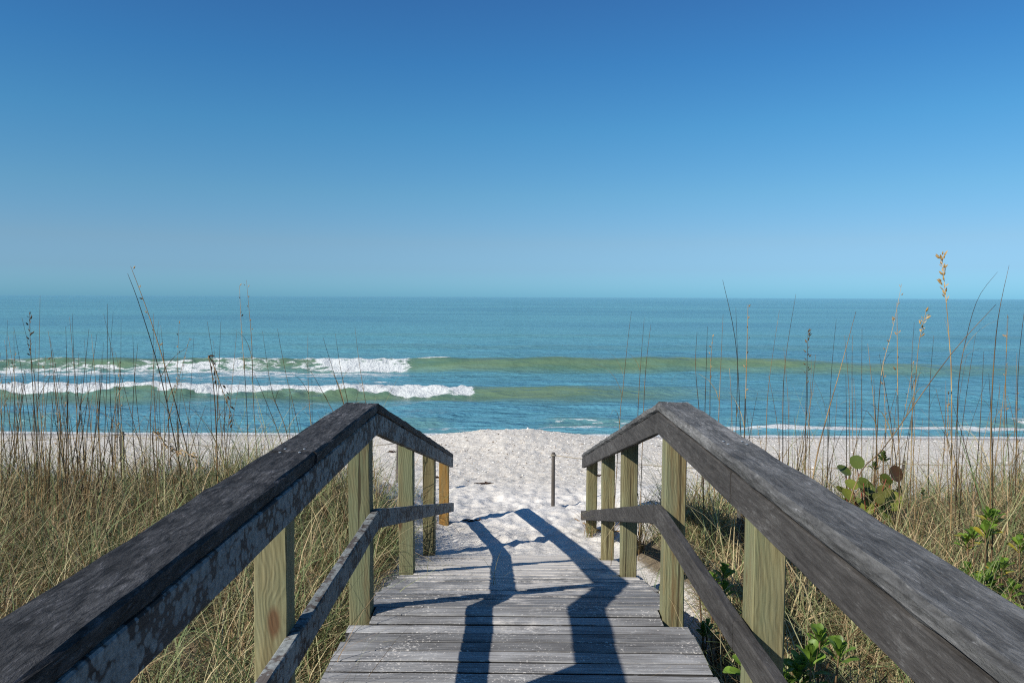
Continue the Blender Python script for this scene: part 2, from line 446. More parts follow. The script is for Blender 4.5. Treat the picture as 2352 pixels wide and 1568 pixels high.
# ================================================================== SEA
def sea_material():
    t = NT("sea_water")
    g = t.n("NewGeometry"); P = g.outputs["Position"]
    foam = t.n("Attribute", None, attribute_name="foam").outputs["Fac"]
    silt_translucence = t.n("Attribute", None, attribute_name="silt_translucence").outputs["Fac"]
    sp = t.n("SeparateXYZ", {0: P})
    big = t.noise(t.scaled(P, (0.018, 0.06, 1)), 1, 4, 0.55)
    deep = t.mix(t.ramp(big, [(0.38, 0.0), (0.62, 1.0)]), (0.088, 0.250, 0.320), (0.120, 0.325, 0.375))
    thin_wave_green = t.mix(t.ramp(t.noise(t.scaled(P, (0.35, 1.0, 3.0)), 1, 5, 0.6), [(0.35, 0.0), (0.65, 1.0)]), (0.080, 0.152, 0.104), (0.130, 0.196, 0.114))  # green of suspended sand and light through thin waves, painted as colour
    sl = t.math('MULTIPLY', silt_translucence, t.math('ADD', 0.55, t.math('MULTIPLY', t.noise(t.scaled(P, (0.6, 2.2, 4.0)), 1, 5, 0.65), 0.95)), True)
    c = t.mix(sl, deep, thin_wave_green)
    # ripples, elongated along the shore
    r1 = t.noise(t.scaled(P, (1.5, 3.6, 2.0)), 1, 4, 0.6)
    r2 = t.noise(t.scaled(P, (5.0, 10.0, 5)), 1, 4, 0.6)
    r3 = t.noise(t.scaled(P, (0.30, 0.9, 0.5)), 1, 4, 0.6)
    h = t.math('ADD', t.math('MULTIPLY', r1, 0.19), t.math('ADD', t.math('MULTIPLY', r2, 0.060), t.math('MULTIPLY', r3, 0.40)))
    calm = t.math('SUBTRACT', 1.0, t.math('MULTIPLY', silt_translucence, 0.60))
    b = t.n("Bump", {"Strength": calm, "Distance": 1.0, "Height": h})
    # choppy water never mirrors fully: wave slopes cap the grazing reflection
    body = t.n("BsdfDiffuse", {"Color": c, "Normal": b.outputs[0]})
    gl = t.n("BsdfGlossy", {"Color": (1, 1, 1, 1), "Roughness": 0.12, "Normal": b.outputs[0]})
    fr = t.n("Fresnel", {"IOR": 1.33, "Normal": b.outputs[0]})
    p = t.n("MixShader", {0: t.math('MINIMUM', t.math('MULTIPLY', fr.outputs[0], 0.95), 0.55), 1: body.outputs[0], 2: gl.outputs[0]})
    # foam: lacy edge broken up by noise
    fn = t.noise(t.scaled(P, (1.7, 4.4, 4.0)), 1, 7, 0.72, 0.6)
    vo = t.n("TexVoronoi", {"Vector": t.n("VectorMath", {0: t.scaled(P, (1.5, 2.4, 3)), 1: t.scaled(t.n("TexNoise", {"Vector": P, "Scale": 2.0, "Detail": 4.0}).outputs[1], (0.9, 0.9, 0.9))}, operation='ADD').outputs[0], "Scale": 1.0}, feature='DISTANCE_TO_EDGE')
    web = t.ramp(vo.outputs["Distance"], [(0.0, 1.0), (0.16, 0.0)])
    k = t.math('ADD', foam, t.math('ADD', t.math('MULTIPLY', t.math('SUBTRACT', fn, 0.5), 1.45), t.math('MULTIPLY', t.math('SUBTRACT', web, 0.45), 0.12)))
    fm = t.math('MULTIPLY', t.ramp(k, [(0.46, 0.0), (0.62, 1.0)]), t.ramp(foam, [(0.02, 0.0), (0.10, 1.0)]))
    fb = t.n("Bump", {"Strength": 0.8, "Distance": 0.12, "Height": t.noise(P, 9, 5, 0.65)})
    fd = t.n("BsdfPrincipled", {"Base Color": (0.60, 0.62, 0.61, 1), "Roughness": 0.9, "Specular IOR Level": 0.1, "Normal": fb.outputs[0]})
    ms = t.n("MixShader", {0: fm, 1: p.outputs[0], 2: fd.outputs[0]})
    return t.surface(ms.outputs[0])


gx = grow(27, .2, 1.16, 42000)
xs = np.concatenate([-gx[::-1], axis_points([(-27, 27, .105)]), gx])
ys = np.concatenate([axis_points([(12.0, 15.6, .12), (15.6, 19.0, .055), (19.0, 33.0, .075), (33, 40, .11), (40, 60, .22)]), grow(60, .3, 1.07, 42000)])
X, Y, F = grid(xs, ys)
rip = np.exp(-np.maximum(Y - 15, 0) / 60) * (1 - sst(45, 75, Y))
Z = np.zeros_like(X)
for k in range(26):
    lam = 0.55 * 1.14 ** k if k < 16 else 2.0 + (k - 16) * 0.55
    a = RNG.normal(math.pi / 2, 0.5)
    ph = RNG.uniform(0, 6.28)
    Z += 0.0055 * lam ** 0.55 * np.sin(2 * math.pi / lam * (X * math.cos(a) + Y * math.sin(a)) + ph + 1.5 * fbm(X * .2, Y * .2, 2, 200 + k))
Z *= rip * (0.5 + fbm(X * 0.15, Y * 0.3, 3, 230)) * sst(16.2, 17.6, Y)
foam = np.zeros_like(X); silt_translucence = np.zeros_like(X)
nz = fbm(X * 0.9, Y * 0.9, 4, 300); nzf = fbm(X * 3.1, Y * 3.1, 3, 310)
n1 = fbm(X * 0.22, 0 * Y + 3.1, 3, 320)


def wave(yc, amp, front, back, lip=0.0):
    """a swell with its crest along y = yc(x), steep towards the shore"""
    global Z
    s = Y - yc
    prof = np.where(s < 0, sst(-front, 0, s) ** 1.25, np.exp(-(np.maximum(s, 0) / back) ** 1.3))
    Z = Z + amp * prof
    return s


# outer breaker: unbroken green wall on the right, tumbling foam on the left
yc = 31.1 + 1.5 * (fbm(X * 0.13, 0 * Y, 3, 330) - 0.5) - 0.35 * sst(-3.5, -6.5, X) + 0.006 * X
A = np.interp(X, [-40, -24, -19, -5, -3.6, -2.4, 0, 1.0, 3.6, 5.2, 8.0, 11, 15, 20, 40], [.30, .46, .50, .50, .50, .54, .49, .50, .46, .52, .52, .46, .34, .25, .12]) * (0.84 + 0.30 * fbm(X * 0.35, 0 * Y, 3, 331))
br = sst(-3.7, -4.6, X) * sst(-27, -20, X)
s = wave(yc, A * (1 - 0.10 * br), 1.35, 3.2)
face = sst(-1.75, -1.2, s) * (1 - sst(0.10, 0.5, s))
silt_translucence = np.maximum(silt_translucence, face * np.clip(A * 2.7 - 0.12, 0, 1) * (1 - 0.60 * sst(-0.5, -1.5, s)))
gap = sst(0.42, 0.60, fbm(X * 0.55, Y * 1.0 + 0.2 * X, 4, 340))
dense = np.interp(X, [-27, -19.5, -15.5, -13.5, -11.2, -9.0, -6.8, -5.5, -4.0], [0, .35, .55, .55, .95, .75, .95, 1.0, 1.0])
foam = np.maximum(foam, br * sst(-1.55, -0.95, s) * (1 - sst(0.0, 0.35, s)) * (0.20 + 0.62 * dense - 0.52 * gap * (1.28 - dense)))
Z += br * face * foam * 0.22 * (nzf - 0.45)
foam = np.maximum(foam, sst(-2.2, -3.0, X) * sst(-4.8, -3.6, X) * sst(-.25, -.05, s) * (1 - sst(.1, .4, s)) * 0.75)
foam = np.maximum(foam, 0.50 * np.exp(-((X - 1.6) / 0.5) ** 2) * sst(-.10, 0, s) * (1 - sst(.05, .2, s)))
foam = np.maximum(foam, 0.52 * np.exp(-((X - 7.2) / 1.0) ** 2) * sst(-.10, 0, s) * (1 - sst(.05, .2, s)))
# spent foam drifting between the two breakers
drift = sst(-3.2, -6.5, X + 0.9 * (n1 - .5) * 6) * sst(23.6, 25.0, Y) * (1 - sst(29.4, 30.0, Y))
foam = np.maximum(foam, drift * (0.33 + 0.24 * sst(26, 29.5, Y)) * (0.5 + 1.0 * fbm(X * 0.5, Y * 1.6, 4, 345)))
foam = np.maximum(foam, 0.42 * sst(-1.2, -2.6, X) * sst(-9, -5, X) * np.exp(-((Y - 25.9) / 0.6) ** 2) * (0.5 + nz))

# inner breaker
yc2 = 22.9 + 1.0 * (fbm(X * 0.2, 0 * Y, 3, 350) - 0.5) + 0.25 * sst(-3, -1, X)
A2 = np.interp(X, [-40, -20, -2, -1, .5, 2, 4, 6.5, 12, 40], [.20, .25, .27, .28, .30, .29, .22, .12, .07, .02]) * (0.9 + 0.2 * fbm(X * 0.6, 0 * Y, 2, 351))
br2 = sst(-1.0, -1.5, X)
s2 = wave(yc2, A2, 1.15, 2.2)
face2 = sst(-1.7, -1.0, s2) * (1 - sst(0.05, 0.5, s2))
silt_translucence = np.maximum(silt_translucence, sst(-2.6, -.7, s2) * (1 - sst(0.05, 0.5, s2)) * np.clip(A2 * 4.6 - 0.28, 0, 1))
fw = -0.12 - 0.75 * fbm(X * 0.7, 0 * Y, 4, 352) - 0.25 * sst(-6, -2, X)
foam = np.maximum(foam, br2 * sst(fw - .14, fw + .14, s2) * (1 - sst(0.15, 0.5, s2)) * 0.85)
Z += br2 * sst(-1.1, -.6, s2) * (1 - sst(.1, .5, s2)) * 0.20 * (nzf - 0.40)
silt_translucence = np.maximum(silt_translucence, 0.35 * br2 * sst(-3.6, -1.2, s2) * (1 - sst(-.4, 0, s2)))

# faint swells further out
for yo, am, x0, x1 in ((44.5, .16, -14, 28), (38, .07, -60, 60), (58, .14, -80, 90)):
    yy = yo + 1.4 * (fbm(X * 0.05, 0 * Y, 3, int(yo)) - 0.5)
    ss = wave(yy, am * sst(x0 - 6, x0 + 6, X) * (1 - sst(x1 - 8, x1 + 8, X)), 2.4, 5.0)
    silt_translucence = np.maximum(silt_translucence, am * 1.9 * sst(-2.4, -1, ss) * (1 - sst(0.2, 1, ss)) * sst(x0 - 6, x0 + 6, X) * (1 - sst(x1 - 8, x1 + 8, X)))

# shore break
yc3 = 18.0 + 0.35 * (fbm(X * 0.3, 0 * Y, 3, 360) - 0.5)
A3 = np.interp(X, [-30, -13, -11.5, -10, -3.6, -2.6, -1.9, -1.2, .4, 1.0, 2.4, 2.9, 7, 9, 10.5, 11.8, 13, 30], [.12, .14, .12, .03, .03, .11, .11, .03, .05, .12, .12, .07, .05, .06, .08, .15, .16, .13])
s3 = wave(yc3, A3, 0.55, 1.3)
face3 = sst(-.8, -.4, s3) * (1 - sst(.1, .4, s3))
silt_translucence = np.maximum(silt_translucence, face3 * np.clip(A3 * 6 - .25, 0, 1))
toe = np.exp(-((s3 + 0.72) / 0.30) ** 2)
amt = np.interp(X, [-30, -12, -10, -3, -2.2, -1.2, .2, 1.2, 2.8, 4.5, 9, 30], [.65, .55, .10, .30, .55, .35, .42, .50, .58, .72, .74, .74])
foam = np.maximum(foam, toe * amt * (0.7 + 0.6 * nz))
foam = np.maximum(foam, np.exp(-((s3 + .1) / .45) ** 2) * np.interp(X, [-30, .3, .9, 2.6, 3.2, 11.2, 11.8, 12.6, 13.2], [0, 0, .36, .36, .1, .1, .5, .5, .1]) * (.5 + nz))
foam = np.maximum(foam, 0.28 * (1 - sst(2, 4, X)) * np.exp(-((Y - 17.0) / .55) ** 2) * (0.4 + 1.2 * nz))

# swash edge: white line where the sheet of water runs out on the sand
gz = ground(X, Y)
Zs = SEA_Z + Z + 0.03 * (fbm(X * 0.35, Y * 0.1, 3, 370) - 0.5) * (1 - sst(17, 19, Y))
depth = Zs - gz
foam = np.where(Y < 17.6, np.maximum(foam, (1 - sst(0.018, 0.040, depth)) * 0.95), foam)
silt_translucence = np.maximum(silt_translucence, 0.25 * (1 - sst(0.02, 0.10, depth)))
me = mesh_arrays("sea", np.stack([X, Y, Zs], -1).reshape(-1, 3), F, True, {"foam": np.clip(foam, 0, 1), "silt_translucence": np.clip(silt_translucence, 0, 1)}, sea_material())
sea = tag(link("sea", me), kind="structure")


# ================================================================== BOARDWALK
M_DECK = weathered_wood("deck_plank_wood", 'X', (0.075, 0.07, 0.068), (0.20, 0.195, 0.19), (0.38, 0.375, 0.37), fleck=(0.5, 0.49, 0.47), fleck_amt=0.5, sand=True, tone=0.55, bump=1.0)
M_EDGE = weathered_wood("gap_shade_plank_edge_wood", 'X', (0.012, 0.011, 0.010), (0.030, 0.028, 0.026), (0.07, 0.066, 0.062), tone=0.3)
M_JOIST = weathered_wood("joist_wood", 'Y', (0.03, 0.027, 0.024), (0.07, 0.065, 0.06), (0.13, 0.12, 0.11))
M_CAP_DARK = weathered_wood("dark_mildewed_cap_wood", 'Y', (0.011, 0.010, 0.010), (0.036, 0.035, 0.035), (0.080, 0.079, 0.080), fleck=(0.21, 0.205, 0.215), fleck_amt=0.45, bump=1.0, coarse=0.7, pits=0.75)
M_SIDE_DARK = weathered_wood("lichen_spotted_board_wood", 'Y', (0.030, 0.022, 0.018), (0.075, 0.062, 0.055), (0.13, 0.115, 0.105), lichen=(0.30, 0.32, 0.315), lichen_amt=0.9)
M_CAP_GREY = weathered_wood("grey_weathered_cap_wood", 'Y', (0.040, 0.038, 0.036), (0.100, 0.098, 0.094), (0.19, 0.186, 0.180), fleck=(0.35, 0.345, 0.34), fleck_amt=0.55, cream=(0.30, 0.29, 0.275), bump=0.9, coarse=0.8, pits=0.4)
M_SIDE_GREY = weathered_wood("grey_brown_board_wood", 'Y', (0.026, 0.023, 0.021), (0.058, 0.053, 0.049), (0.102, 0.095, 0.089), fleck=(0.23, 0.225, 0.215), fleck_amt=0.3, bump=0.6, coarse=0.85, pits=0.25)
M_POST = post_wood("green_treated_post_wood", 0.35)
M_POST_B = post_wood("rusty_streaked_post_wood", 0.8)
M_POST_O = post_wood("orange_stained_post_wood", 0.9, (0.30, 0.155, 0.035))
M_SCREW = plain("galvanised_screw", (0.75, 0.75, 0.74), 0.35, metallic=0.6, spec=0.6)


def board_mesh(name, y0, y1, x0, x1, ztop, thick, mat, seed, bev=0.004, wob=0.0025, step=0.12, origin=None):
    """a board running along y; ztop(y) is its upper face; plumb-cut ends, eased arrises, slightly uneven"""
    n = max(2, int(abs(y1 - y0) / step) + 1)
    yy = np.linspace(y0, y1, n)
    r = np.random.default_rng(seed)
    prof = [(x0 + bev, 0), (x1 - bev, 0), (x1, -bev), (x1, -thick + bev), (x1 - bev, -thick), (x0 + bev, -thick), (x0, -thick + bev), (x0, -bev)]
    V = []
    off = r.normal(0, 1, (n, 8, 2)) * wob
    drift = np.cumsum(r.normal(0, 0.0003, (n, 2)), 0)
    o = origin
    for i, y in enumerate(yy):
        for j, (x, z) in enumerate(prof):
            V.append((x + off[i, j, 0] * .6 + drift[i, 0] - o[0], y - o[1], ztop(y) + z + off[i, j, 1] + drift[i, 1] - o[2]))
    Fc = []
    for i in range(n - 1):
        for j in range(8):
            a = i * 8 + j; b = i * 8 + (j + 1) % 8
            Fc.append((a, a + 8, b + 8, b))
    Fc.append(tuple(range(8))); Fc.append(tuple(range((n - 1) * 8 + 7, (n - 1) * 8 - 1, -1)))
    return mesh_py(name, V, Fc, mat)


def board(name, parent, y0, y1, x0, x1, ztop, thick, mat, seed, **kw):
    ym = (y0 + y1) / 2
    o = ((x0 + x1) / 2, ym, ztop(ym) - thick / 2)
    me = board_mesh(name, y0, y1, x0, x1, ztop, thick, mat, seed, origin=o, **kw)
    base = parent.location if parent else Vector((0, 0, 0))
    return link(name, me, parent, Vector(o) - base)


def block_mesh(name, sx, sy, sz, mat, seed, bev=0.004, n=6, wob=0.0012, top_slope=0.0):
    """upright timber, origin at the foot"""
    r = np.random.default_rng(seed)
    hx, hy = sx / 2, sy / 2
    prof = [(-hx + bev, -hy), (hx - bev, -hy), (hx, -hy + bev), (hx, hy - bev), (hx - bev, hy), (-hx + bev, hy), (-hx, hy - bev), (-hx, -hy + bev)]
    V = []
    for i in range(n):
        f = i / (n - 1)
        for x, y in prof:
            z = sz * f + (top_slope * y if i == n - 1 else 0)
            V.append((x + r.normal(0, wob), y + r.normal(0, wob), z))
    Fc = []
    for i in range(n - 1):
        for j in range(8):
            a = i * 8 + j; b = i * 8 + (j + 1) % 8
            Fc.append((a, b, b + 8, a + 8))
    Fc.append(tuple(range(7, -1, -1))); Fc.append(tuple(range((n - 1) * 8, n * 8)))
    return mesh_py(name, V, Fc, mat)


Y_BEND = 3.30
RAMP = -0.25


def deck_z(y):
    return 0.0 if y <= Y_BEND else RAMP * (y - Y_BEND)


boardwalk = empty("boardwalk", (0, 2.5, -0.45))
tag(boardwalk, "grey weathered plank boardwalk sloping down onto white sand between two railings", "boardwalk")


def plank_mesh(seed, L, w, th):
    r = np.random.default_rng(seed)
    n = 9
    xs_ = np.linspace(-L / 2, L / 2, n)
    prof = [(-w / 2, -.0035), (-w / 2 + .003, 0), (w / 2 - .003, 0), (w / 2, -.0035), (w / 2, -th), (-w / 2, -th)]
    V = []
    cup = r.normal(0, .0012)
    dr = np.cumsum(r.normal(0, .0007, n)); dz = np.cumsum(r.normal(0, .0006, n))
    for i, x in enumerate(xs_):
        for j, (y, z) in enumerate(prof):
            V.append((x, y + dr[i] + r.normal(0, .0006), z + dz[i] - dz.mean() + (cup if j in (1, 2) else 0)))
    Fc = []
    for i in range(n - 1):
        for j in range(6):
            a = i * 6 + j; b = i * 6 + (j + 1) % 6
            Fc.append((a, a + 6, b + 6, b))
    Fc.append(tuple(range(6))); Fc.append(tuple(range((n - 1) * 6 + 5, (n - 1) * 6 - 1, -1)))
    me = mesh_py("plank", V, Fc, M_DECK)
    me.materials.append(M_EDGE)         # edges painted near black to put shade into the plank gaps
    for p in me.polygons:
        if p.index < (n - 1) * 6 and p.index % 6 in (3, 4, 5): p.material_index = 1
    return me


POST_Y = {-1: [-.25, .88, 2.04, 3.235, 4.60, 5.80, 7.02], 1: [-.25, .88, 2.06, 3.24, 4.50, 5.52, 6.74]}
PITCH_ = 0.083
y = -1.15; k = 0
rp = random.Random(4)
while y < 6.35:
    ramp = y > Y_BEND
    L0, L1 = -0.685 + rp.uniform(-.012, .012), 0.735 + rp.uniform(-.012, .012)
    for side, ps in POST_Y.items():        # notched round the posts
        if any(abs(y - p) < 0.089 for p in ps):
            if side < 0: L0 = -0.612
            else: L1 = 0.626
    L = L1 - L0
    w = PITCH_ - rp.uniform(.007, .012)
    me = plank_mesh(100 + k, L, w, 0.038)
    z = deck_z(y) + rp.uniform(-.0015, .0015)
    o = link("plank", me, boardwalk, Vector(((L0 + L1) / 2 + 0, y, z)) - boardwalk.location,
             (math.atan(RAMP) if ramp else rp.uniform(-.006, .006), rp.uniform(-.002, .002), rp.uniform(-.0025, .0025)))
    y += PITCH_ * (math.cos(math.atan(RAMP)) if ramp else 1.0); k += 1
for x in (-0.55, 0.0, 0.57):
    board("joist", boardwalk, -1.2, Y_BEND, x - .02, x + .02, lambda q: -0.042, 0.15, M_JOIST, 7)
    board("joist", boardwalk, Y_BEND, 6.3, x - .02, x + .02, lambda q: deck_z(q) - 0.043, 0.15, M_JOIST, 8)

# ------------------------------------------------------------------ railings
CAPZ = {-1: 0.914, 1: 0.924}
MIDZ = {-1: 0.455, 1: 0.482}
CAP_SLOPE = {-1: -0.263, 1: -0.268}
MID_SLOPE = {-1: -0.266, 1: -0.292}
END_Y = {-1: 7.12, 1: 6.85}
PEAK = 3.24


def railing(side):
    s = side
    r = empty("wooden_railing", (s * 0.66, 2.5, -0.45))
    if s < 0:
        tag(r, "dark mildewed timber handrail on the left of the boardwalk with lichen spots", "railing", "timber railings along the boardwalk")
    else:
        tag(r, "paler grey timber handrail on the right of the boardwalk", "railing", "timber railings along the boardwalk")
    inn = 0.585 if s < 0 else 0.602
    off = 0.0 if s < 0 else 0.017
    cap_m, side_m = (M_CAP_DARK, M_SIDE_DARK) if s < 0 else (M_CAP_GREY, M_SIDE_GREY)

    def xr(a, b):
        return (-b, -a) if s < 0 else (a, b)

    def ztop_cap(y): return CAPZ[s] + (0 if y <= PEAK else CAP_SLOPE[s] * (y - PEAK))
    def ztop_side(y): return ztop_cap(y) - 0.042
    def ztop_mid(y): return MIDZ[s] + (0 if y <= PEAK else MID_SLOPE[s] * (y - PEAK))
    seam = 2.215 if s < 0 else 2.32
    seam2 = 2.215 if s < 0 else 2.125
    seam3 = 2.06 if s < 0 else 2.055
    g = 0.002
    cx0, cx1 = xr(inn, inn + 0.143)
    caps = []
    for (a, b) in ((-1.6, seam - g), (seam + g, PEAK - .001), (PEAK + .001, END_Y[s])):
        caps.append(board("cap_board", r, a, b, cx0, cx1, ztop_cap, 0.039, cap_m, 20 + s + int(10 * (b + 3)), bev=0.006 if s < 0 else 0.011, wob=0.0018, step=0.09))
    fx0, fx1 = xr(inn + .004, inn + .0325)
    cut = 4.05 if s < 0 else 4.3
    for (a, b) in ((-1.6, seam2 - g), (seam2 + g, PEAK - .001), (PEAK + .001, cut - g), (cut + g, END_Y[s])):
        board("side_board", r, a, b, fx0, fx1, ztop_side, 0.092, side_m, 40 + s + int(10 * (b + 3)), wob=0.001)
    mx0, mx1 = xr(inn - .001, inn + .0325)
    for (a, b) in ((-1.6, seam3 - g), (seam3 + g, PEAK + .03), (PEAK + .032, END_Y[s] + .02)):
        board("middle_rail", r, a, b, mx0, mx1, ztop_mid, 0.085, side_m, 60 + s + int(10 * (b + 3)), wob=0.001)
    px = s * (inn + .0345 + .0445)
    for i, py in enumerate(POST_Y[s]):
        gz_ = float(ground(px, py))
        foot = min(gz_, deck_z(py)) - 0.25
        top = ztop_cap(py) - 0.0415
        if py > PEAK: top -= 0.002
        me = block_mesh("post", 0.089, 0.089, top - foot, M_POST_O if (s < 0 and i == 6) else M_POST_B if i == 3 else M_POST, 80 + i * 3 + s, top_slope=CAP_SLOPE[s] if py > PEAK + .05 else 0)
        o = link("post", me, r, Vector((px, py, foot)) - r.location, (rp.uniform(-.006, .006), rp.uniform(-.006, .006), rp.uniform(-.03, .03)))
        if s < 0 and i == 6: o["label"] = "orange stained post at the low end"
    # bright screw heads by the board joints
    sm = bpy.data.meshes.get("screw") or mesh_py("screw", [(.004 * math.cos(a), .004 * math.sin(a), z) for z in (0, .0015) for a in [k * math.pi / 4 for k in range(8)]],
                                                 [tuple(range(8, 16))] + [(k, (k + 1) % 8, 8 + (k + 1) % 8, 8 + k) for k in range(8)], M_SCREW)
    for cb, ys_ in ((caps[0], (seam - .025,)), (caps[1], (seam + .025, PEAK - .03)), (caps[2], (PEAK + .03,))):
        for yv in ys_:
            for fx in (.3, .7):
                xx = cx0 + (cx1 - cx0) * fx
                link("screw", sm, cb, Vector((xx, yv, ztop_cap(yv) + .0022)) - (cb.location + r.location))
    return r


rail_left = railing(-1)
rail_right = railing(1)

# ------------------------------------------------------------------ rope barrier
M_STAKE = weathered_wood("dark_stake_wood", 'Z', (0.03, 0.025, 0.022), (0.08, 0.07, 0.06), (0.16, 0.145, 0.13), tone=0.1)
M_ROPE = plain("pale_rope_fibre", (0.42, 0.37, 0.29), 0.9, scale=200)


def tube(pts, radii, sides=5, closed=True):
    """verts, faces of a tube along pts"""
    P = [Vector(p) for p in pts]
    V, Fc = [], []
    n = len(P)
    for i, p in enumerate(P):
        d = (P[min(i + 1, n - 1)] - P[max(i - 1, 0)]).normalized()
        u = d.cross(Vector((0, 0, 1)))
        if u.length < 1e-3: u = d.cross(Vector((1, 0, 0)))
        u.normalize(); w = d.cross(u)
        for k in range(sides):
            a = 2 * math.pi * k / sides
            V.append(p + (u * math.cos(a) + w * math.sin(a)) * radii[i])
    for i in range(n - 1):
        for k in range(sides):
            a = i * sides + k; b = i * sides + (k + 1) % sides
            Fc.append((a, b, b + sides, a + sides))
    if closed:
        Fc.append(tuple(range(sides - 1, -1, -1))); Fc.append(tuple(range((n - 1) * sides, n * sides)))
    return V, Fc


STAKES = []


def stake(x, y, h, rad, label, lean=(0, 0), collar=True):
    gz_ = float(ground(x, y))
    root = empty("rope_stake", (x, y, gz_))
    tag(root, label, "stake", "rope stakes along the dune edge")
    pts = [(0, 0, -.25), (0, 0, 0), (lean[0] * h * .5, lean[1] * h * .5, h * .5), (lean[0] * h, lean[1] * h, h), ]
    V, Fc = tube(pts, [rad * 1.05, rad * 1.03, rad, rad * .97], 8)
    link("shaft", mesh_py("shaft", V, Fc, M_STAKE, True), root)
    tp = Vector((lean[0] * h, lean[1] * h, h - .03))
    ring = [tp + Vector((math.cos(a) * (rad + .007), math.sin(a) * (rad + .007), .004 * math.sin(3 * a))) for a in np.linspace(0, 6.2832, 11)]
    V, Fc = tube(ring, [.006] * 11, 5)
    link("rope_knot", mesh_py("rope_knot", V, Fc, M_ROPE, True), root)
    STAKES.append(root.location + tp)
    return root


stake(0.395, 7.85, 0.57, 0.019, "slim dark stake standing alone on open sand past the right railing end")
stake(3.9, 7.6, 0.34, 0.016, "dark stake hidden among grass on the right dune", (.03, 0))
stake(6.2, 7.4, 0.55, 0.02, "dark stake at far right edge of the dune", (-.02, 0))
stake(-1.33, 8.5, 0.50, 0.02, "dark stake just behind the left railing posts", (.02, 0))
stake(-4.5, 8.6, 0.55, 0.023, "thick dark stake among sea oats on the left dune", (.02, 0))
stake(-8.2, 8.5, 0.5, 0.02, "dark stake at far left end of the rope line", (.02, 0))


def rope(a, b, sag, label):
    a = Vector(a); b = Vector(b)
    pts = []
    for i in range(13):
        f = i / 12
        p = a.lerp(b, f); p.z -= sag * 4 * f * (1 - f)
        pts.append(p)
    o = a
    V, Fc = tube([p - o for p in pts], [.0055] * 13, 5)
    tag(link("rope", mesh_py("rope", V, Fc, M_ROPE, True), None, o), label, "rope", "ropes strung between dune stakes")


rope(STAKES[0], STAKES[1], .10, "thin pale rope from the lone stake into the right dune grass")
rope(STAKES[1], STAKES[2], .06, "thin rope crossing the right dune behind the grass")
rope(STAKES[3], STAKES[4], .12, "thin rope across the left dune towards the thick stake")
rope(STAKES[4], STAKES[5], .10, "thin rope running left from the thick stake")
# old dark post low behind the right railing
op = block_mesh("old_post", .04, .04, .56, M_STAKE, 5, bev=.006)
tag(link("old_post", op, None, (1.49, 5.0, float(ground(1.49, 5.0)) - .12), (0, .03, .4)), "short dark old post in the grass behind the right railing", "post")


# ================================================================== VEGETATION
def blades(root, azim, length, th0, curl, width, seg=4, side_twist=None):
    """curved tapering ribbons; returns verts (N*(2*seg+1),3), tris"""
    N = len(root)
    t = np.linspace(0, 1, seg + 1)
    pos = np.zeros((N, seg + 1, 3)); pos[:, 0] = root
    for i in range(1, seg + 1):
        th = th0 + curl * ((i - .5) / seg) ** 1.3
        d = np.stack([np.sin(th) * np.cos(azim), np.sin(th) * np.sin(azim), np.cos(th)], -1)
        pos[:, i] = pos[:, i - 1] + d * (length / seg)[:, None]
    sa = azim + math.pi / 2 + (side_twist if side_twist is not None else 0)
    sd = np.stack([np.cos(sa), np.sin(sa), np.zeros(N)], -1)
    w = width[:, None] * np.clip(1.05 - t ** 1.6, 0, 1)[None]
    Lf = pos - sd[:, None] * w[..., None] / 2
    Rt = pos + sd[:, None] * w[..., None] / 2
    nv = 2 * seg + 1
    V = np.zeros((N, nv, 3))
    V[:, 0:2 * seg:2] = Lf[:, :seg]; V[:, 1:2 * seg:2] = Rt[:, :seg]; V[:, 2 * seg] = pos[:, seg]
    tr = []
    for i in range(seg - 1):
        a = 2 * i
        tr += [(a, a + 1, a + 3), (a, a + 3, a + 2)]
    a = 2 * (seg - 1)
    tr.append((a, a + 1, a + 2))
    T = np.asarray(tr)[None] + (np.arange(N) * nv)[:, None, None]
    return V.reshape(-1, 3), T.reshape(-1, 3), nv


GRASS_STOPS = [(0.0, (0.045, 0.030, 0.016)), (0.20, (0.19, 0.115, 0.052)), (0.42, (0.50, 0.38, 0.21)), (0.62, (0.46, 0.41, 0.22)), (0.80, (0.20, 0.24, 0.095)), (1.0, (0.085, 0.135, 0.045))]
M_GRASS = tint_mat("dune_grass_blades", GRASS_STOPS, 0.14)


def dune_density(x, y):
    ax = np.abs(x)
    inner = np.where(x < 0, .74, .80) + np.where(y > 3.3, .10, 0) + np.where((x > 0) & (y > 3.6), .16, 0) + np.where((x < 0) & (y > 4.7), .08, 0)
    d = sst(inner - .05, inner + .10, ax)
    far = np.where(x < 0, 6.9, 6.3) + 1.8 * (fbm(x * .8, y * .8, 3, 500) - .5)
    d = d * (1 - sst(far - 1.2, far + .9, y))
    d = d * (0.22 + 1.0 * sst(.36, .62, fbm(x * 2.1, y * 2.1, 3, 510)))
    bare = np.exp(-((x - .90) / .20) ** 2 - ((y - 4.3) / .65) ** 2)
    return np.clip(d - .85 * bare, 0, 1)


def scatter(n, x0, x1, y0, y1, r):
    out = []
    while sum(len(o) for o in out) < n:
        x = r.uniform(x0, x1, n); y = r.uniform(y0, y1, n)
        # thin out what lies outside the wedge the photograph could see from nearby
        keep = (np.abs(x) < 1.6 + 0.85 * np.maximum(y, 0)) & (r.uniform(0, 1, n) < dune_density(x, y))
        out.append(np.stack([x[keep], y[keep]], -1))
    return np.concatenate(out)[:n]


